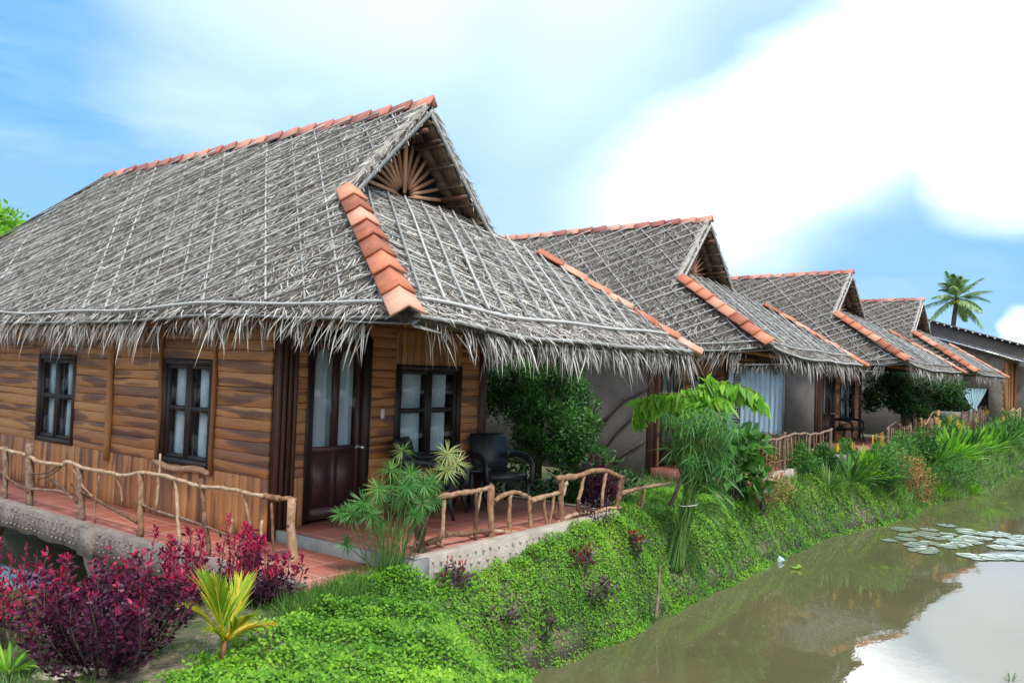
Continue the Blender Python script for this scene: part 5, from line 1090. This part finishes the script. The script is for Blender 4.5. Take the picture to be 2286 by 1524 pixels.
    big_leaf_shrub('brown_bush', g_(2035, 1125), 'shaggy green-brown bush overhanging the water at the promontory', [((0, .1, .75), (.6, .45, .45)), ((.3, -.1, .4), (.5, .4, .45)), ((-.5, .2, .9), (.55, .45, .4))], 2600, .075, .028, 'l_dry')
    big_leaf_shrub('green_bush', g_(1990, 1105), 'small-leaved green bush left of the brown one', [((0, 0, .7), (.6, .4, .5)), ((-.5, .1, .6), (.5, .4, .4))], 2600, .075, .03, 'l_mid')
    big_leaf_shrub('green_bush', g_(2110, 1090), 'pale green weedy bush on the promontory', [((0, 0, .4), (.8, .5, .4)), ((.9, -.2, .35), (.8, .5, .35)), ((1.6, .2, .5), (.9, .5, .4))], 3800, .07, .028, 'l_mid')
    for (x, y, h, sp, lf, lb) in ((1785, 1068, .55, .5, 'l_mid', 'leafy green shrub hiding the left part of the second terrace'), (1835, 1062, .50, .55, 'l_tree', 'dark green shrub before the end of the second hut railing'), (1885, 1045, .5, .6, 'l_mid', 'shrub behind the first heliconia'),
        (1700, 1058, .6, .5, 'l_tree', 'shrub under the left end of the blue curtains'), (2010, 1050, .7, .8, 'l_mid', 'shrub at the arched pale railing'), (2055, 1035, .7, .9, 'l_tree', 'dark shrub behind the brown bush'), (2120, 1005, .8, 1.1, 'l_mid', 'shrub before the dense reddish railing'), (1960, 1060, .55, .6, 'l_tree', 'dark shrub by the grey stone blocks'), (2255, 985, .9, 1.5, 'l_mid', 'broad hedge plant at the far right of the bank')):
        big_leaf_shrub('bank_shrub', grnd(x, y), lb, [((0, 0, h*.7), (sp*.6, sp*.5, h*.5)), ((sp*.5, -.1, h*.5), (sp*.5, sp*.4, h*.45)), ((-sp*.5, .1, h*.6), (sp*.5, sp*.4, h*.45)), ((sp*.1, 0, h*1.1), (sp*.35, sp*.3, h*.35))], 2200, .06+.035*sp, .022+.013*sp, lf, group='shrubs along the top of the bank')
    # stones and sticks
    def stone(p, s, lb, grp=None, m_='rock', nm='stone'):
        mb = MB(); n = 9; V = []
        for z, r in ((-.4, .8), (0., 1.), (.5, .9), (.85, .6), (1., .2)):
            for i in range(n): an = 2*math.pi*i/n; w = 1+.18*rng.normal(); V.append((math.cos(an)*r*s[0]*w, math.sin(an)*r*s[1]*w, z*s[2]*(1+.05*rng.normal())))
        mb.add(V, [(L*n+i, L*n+(i+1) % n, (L+1)*n+(i+1) % n, (L+1)*n+i) for L in range(4) for i in range(n)], .5); mb.add(V[4*n:], [tuple(range(n))], .5)
        o = mb.build(nm, m_, None, True); o.location = tuple(p); tag(o, lb, 'stone', grp)
    stone(grnd(140, 1500)+_v([0, 0, -.02]), (.22, .13, .07), 'pale flat rock under the large purple shrub', 'pale rocks'); stone(grnd(215, 1475)+_v([0, 0, -.02]), (.12, .09, .06), 'smaller pale rock right of the flat one', 'pale rocks'); stone(grnd(20, 1392)+_v([0, 0, -.02]), (.16, .1, .05), 'pale rock at the left edge above the strap-leaved plant', 'pale rocks')
    t = empty('stone_steps', (19.6, 5.35, -.5), 'two grey stone blocks among the heliconias before the third hut', 'steps')
    MB().box((0, 0, .3), (.9, .5, .62)).box((.1, -.5, 0), (1.0, 0, .30)).build('block', 'kerb', t)
    p0 = onY(1465, 1368, 4.62); p1 = onY(1475, 1262, 4.70); mb = MB(); P = np.array([p0+(p1-p0)*s+_v([.012*math.sin(s*6), 0, 0]) for s in np.linspace(-.1, 1, 9)]); mb.tube(P, np.linspace(.02, .014, 9), 7, .3)
    mb.tube([P[6], P[6]+_v([.05, -.02, .06])], [.01, .005], 5); o = mb.build('broken_stick', 'branch_old', None, True, loc=tuple(p0)); tag(o, 'weathered stick stuck upright in the bank at the water edge', 'stick')
    # litter and leaves on the water
    p = onz(1740, 1252, -1.19); mb = MB(); n = 12; V = []
    for z, r in ((-.02, .06), (.05, .07), (.12, .08), (.125, .072), (.0, .06)):
        for i in range(n): an = 2*math.pi*i/n; V.append((math.cos(an)*r*(1+.1*rng.normal()), math.sin(an)*r*(1+.1*rng.normal()), z))
    mb.add(V, [(L*n+i, L*n+(i+1) % n, (L+1)*n+(i+1) % n, (L+1)*n+i) for L in range(4) for i in range(n)], .5); o = mb.build('plastic_cup', 'curtain_pale', None, True); o.scale = (.7, .7, .6); o.location = tuple(p); o.rotation_euler = (.5, .3, 0); tag(o, 'crumpled clear pale blue cup floating at the water edge', 'litter')
    p = onz(1783, 1268, -1.185); mb = MB(); 
    for a in (0.3, 2.4, 3.6): d = unit(_v([math.cos(a), math.sin(a), .15])); mb.leaves([[0, 0, .02]], [d], [unit(np.cross(d, _v([0, 0, 1])))], .16, .10, .2, [.95])
    o = mb.build('floating_leaf', 'l_bright'); o.location = tuple(p); tag(o, 'yellow-green leaf floating alone on the brown water', 'leaf')
    p = onz(2255, 1521, -1.19); strap_plant('water_weed', p, 'tiny green weed sprig poking from the water at the bottom right corner', 14, .12, .012, 'l_mid')
    # lily pads
    pads = [((1990, 1205), 13), ((2030, 1198), 12), ((2065, 1212), 14), ((2100, 1205), 12), ((2085, 1190), 12), ((2050, 1222), 9), ((2120, 1220), 10), ((2010, 1180), 9), ((2095, 1177), 11), ((2150, 1186), 12), ((2180, 1192), 12), ((2210, 1196), 10), ((2190, 1200), 9), ((2245, 1192), 9), ((2262, 1205), 12), ((2284, 1210), 12), ((2240, 1213), 8), ((2175, 1240), 12), ((2205, 1244), 13), ((2240, 1243), 12), ((2275, 1248), 12), ((2225, 1222), 7), ((2262, 1222), 8), ((2072, 1232), 6), ((2150, 1205), 6), ((2140, 1212), 8), ((2290, 1230), 10), ((2310, 1215), 12), ((2310, 1245), 12), ((2265, 1048), 10), ((2240, 1050), 8), ((2290, 1046), 9)]
    proto = None
    for i, ((x, y), _r) in enumerate(pads):
        for jx in ((0, 0), (1, 0))[:2 if i < 29 else 1]:
            p = onz(x+rng.normal()*8+jx[0]*26-8, y+jx[1]*9+rng.normal()*3, -1.194)
            if proto is None or i % 8 == 0:
                mb = MB(); n = 22; V = [(0, 0, .006)]
                for rr, z in ((.75, .006), (1., .008)):
                    for k in range(n+1): an = .16+(2*math.pi-.32)*k/n; w = rr*(1+.05*math.sin(an*5+i)); V.append((math.cos(an)*w*.21, math.sin(an)*w*.21, z+(.004*abs(math.sin(an*2+i)) if rr == 1. else 0)-.004))
                q = [(1+k, 2+k, n+3+k, n+2+k) for k in range(n)]; mb.add(V, [(a, d_, c, b_) for a, b_, c, d_ in q], rng.random()); mb.add(V[:n+2], [(0, 1+k, 2+k) for k in range(n)], rng.random()); proto = mb.build('lily_pad', 'lilypad'); o = proto
            else:
                o = proto.copy(); col.objects.link(o)
            o.location = tuple(p); o.rotation_euler = (0, 0, rng.random()*6.28); s = rng.uniform(.7, 1.25); o.scale = (s, s, 1)
            tag(o, 'round grey-green lily pad floating flat in the patch near the far bank' if i < 29 else 'round lily pad floating in the far water at the right edge', 'lily pad', 'lily pads floating on the canal' if i < 29 else 'lily pads in the far water')
    # small dark debris on the water
    mb = MB()
    for k in range(60): x, y = rng.uniform(1150, 2000), rng.uniform(1290, 1500); p = onz(x, y, -1.193); a = rng.random()*6; mb.leaves([p], [[math.cos(a), math.sin(a), 0.02]], [[-math.sin(a), math.cos(a), 0.02]], rng.uniform(.015, .05), .02, .0)
    tag(mb.build('floating_debris', 'l_dry'), 'tiny brown specks and bits floating on the canal water', 'debris', kind='stuff')
    # --- flat roofed building beyond the huts
    t = empty('far_building', (46.5, 4.9, -.2), 'grey plastered building with two sloping dark tin roofs beyond the last hut', 'building')
    o = -_v([46.5, 4.9, -.2])
    def put(mb, n, m_, par=t, sm=False): ob = mb.build(n, m_, par, sm); ob.location = o if par is t else (0, 0, 0); return ob
    X = 46.5; f = lambda x, y: onX(x, y, X)
    L0, L1 = f(2088, 748), f(2300, 806); w0, w1, z0, z1 = 5.5, 8.05, .08, 1.78
    mb = MB(); zt = lambda y: L1[2]+(L0[2]-L1[2])*(y-L1[1])/(L0[1]-L1[1])-.1
    for (y0, y1, za, zb) in ((4.9, w0, -.5, None), (w1, 13, -.5, None), (w0, w1, -.5, z0), (w0, w1, z1, None)):
        V = [(X, y0, za), (X+.2, y0, za), (X+.2, y1, za), (X, y1, za)]; tz = [(zb if zb else zt(yy)) for yy in (y0, y0, y1, y1)]; V += [(v[0], v[1], z) for v, z in zip(V, tz)]; mb.hexa(V)
    put(mb, 'wall', 'plaster_rough')
    mb = MB(); mb.box((X+.25, w0-.2, -.4), (X+.3, w1+.2, 2.3)); put(mb, 'dark_interior', 'dark')  # near-black sheet standing in for the dark room behind the window
    fr = MB(); A = (_v([X, 0, 0]), (0, 1, 0), (0, 0, 1), (-1, 0, 0)); frect(fr, *A, w0, w1, z0-.06, z0, -.05, .05); w = put(fr, 'window', 'plaster')
    mb = MB(); curtain(mb, *A, w0+.05, w0+1.25, z0+.02, z1-.02, -.08, 8, .04, pinch=lambda s: .22+.10*abs(s-.5)+.72*max(0, (s-.42)/.58)**.9 if s > .42 else .22+.35*(.42-s)/.42); mb.build('curtain', 'curtain_pale', w, True)
    mb = MB(); mb.box((X+.12, w0, z0), (X+.14, w1, z0+.45)); mb.build('low_panel', 'kerb', w)
    mb = MB()
    for (a, b_, dx0, dx1) in ((L0, L1, -.35, 4.2),): mb.hexa([(a[0]+dx0, a[1], a[2]-.06), (a[0]+dx1, a[1], a[2]-.06), (b_[0]+dx1, b_[1], b_[2]-.06), (b_[0]+dx0, b_[1], b_[2]-.06), (a[0]+dx0, a[1], a[2]+.02), (a[0]+dx1, a[1], a[2]+.02), (b_[0]+dx1, b_[1], b_[2]+.02), (b_[0]+dx0, b_[1], b_[2]+.02)])
    put(mb, 'lower_roof', 'tinroof')
    mb = MB(); mb.tube([L0+_v([-.4, 0, -.12]), L1+_v([-.4, 0, -.12])], .05, 6)
    for s in np.linspace(.05, .95, 12): p = L0+(L1-L0)*s; mb.tube([p+_v([-.45, 0, -.1]), p+_v([.3, 0, -.1])], .035, 6)
    put(mb, 'rafter', 'metal')
    X2 = 50.8; L0, L1 = onX(2072, 712, X2), onX(2300, 772, X2)
    mb = MB(); mb.hexa([(X2, L1[1]+.2, -.2), (X2+6, L1[1]+.2, -.2), (X2+6, L0[1]-.1, -.2), (X2, L0[1]-.1, -.2), (X2, L1[1]+.2, L1[2]-.12), (X2+6, L1[1]+.2, L1[2]-.12), (X2+6, L0[1]-.1, L0[2]-.12), (X2, L0[1]-.1, L0[2]-.12)]); put(mb, 'upper_wall', 'plaster')
    mb = MB(); a, b_ = L0+_v([0, .3, .08]), L1; mb.hexa([(a[0]-.4, a[1], a[2]-.08), (a[0]+6.3, a[1], a[2]-.08), (b_[0]+6.3, b_[1], b_[2]-.08), (b_[0]-.4, b_[1], b_[2]-.08), (a[0]-.4, a[1], a[2]), (a[0]+6.3, a[1], a[2]), (b_[0]+6.3, b_[1], b_[2]), (b_[0]-.4, b_[1], b_[2])]); put(mb, 'upper_roof', 'tinroof')
    mb = MB()
    for s in np.linspace(.04, .96, 14): p = L0+(L1-L0)*s; mb.tube([p+_v([-.45, 0, -.1]), p+_v([.3, 0, -.1])], .04, 6)
    put(mb, 'rafter', 'white')
    A = (_v([0, 4.9, 0]), (1, 0, 0), (0, 0, 1), (0, -1, 0)); mb = MB(); boards(mb, *A, X+.0, X+4.2, -.3, 2.6, .3, .04); boards(mb, A[0], A[2], A[1], A[3], 2.6, 3.3, X, X+4.2, .3); put(mb, 'plank_wall', 'plank')
    mb = MB(); 
    for xx in (X+.05, X+1.0, X+2.3, X+4.): mb.tube([(xx, 4.78, -.3), (xx+.02, 4.77, 3.1)], .09, 8, .1)
    put(mb, 'corner_post', 'trim', sm=True)
    mb = MB(); frect(mb, *A, X+1.15, X+1.45, .9, 2.2, .045, .06); frect(mb, *A, X+1.75, X+2.05, .9, 2.2, .045, .06); put(mb, 'door_pane', 'curtain')
    # --- coconut palm
    b = _v([76, 21.2, -.2]); c = onX(2135, 668, 76.); b[1] = c[1]+.3; t = empty('coconut_palm', tuple(b), 'tall coconut palm rising behind the far tin roofs against the sky', 'palm')
    c = c-b; MB().tube(catm([(0, .3, -.3), (0, .1, c[2]*.5), tuple(c)], 6), np.linspace(.28, .16, 13), 9, .1).build('trunk', 'bark', t, True)
    for i in range(30):
        a = 2*math.pi*i/30+rng.normal()*.12; el = rng.uniform(-.5, 1.45); fm = MB(); frond(fm, c, _v([math.cos(a)*math.cos(el), math.sin(a)*math.cos(el), math.sin(el)]), None, rng.uniform(2.5, 3.3), 40, .85, .07, .22+.3*rng.random(), -.35, fm, .35+.3*rng.random()); fm.build('frond', 'l_coco', t)
    mb = MB()
    for i in range(7): a = i*.9; mb.tube([c+_v([math.cos(a)*.25, math.sin(a)*.25, -.1]), c+_v([math.cos(a)*.3, math.sin(a)*.3, -.25]), c+_v([math.cos(a)*.3, math.sin(a)*.3, -.42])], [.06, .13, .05], 8)
    mb.build('coconuts', 'l_yellow', t, True)
EXPO = 0.55
main()
sc.view_settings.view_transform = 'Standard'; sc.view_settings.look = 'None'; sc.view_settings.gamma = 1; sc.view_settings.exposure = EXPO
sc.render.resolution_x = 1024; sc.render.resolution_y = 682
sc.cycles.transparent_max_bounces = 12; sc.cycles.max_bounces = 8
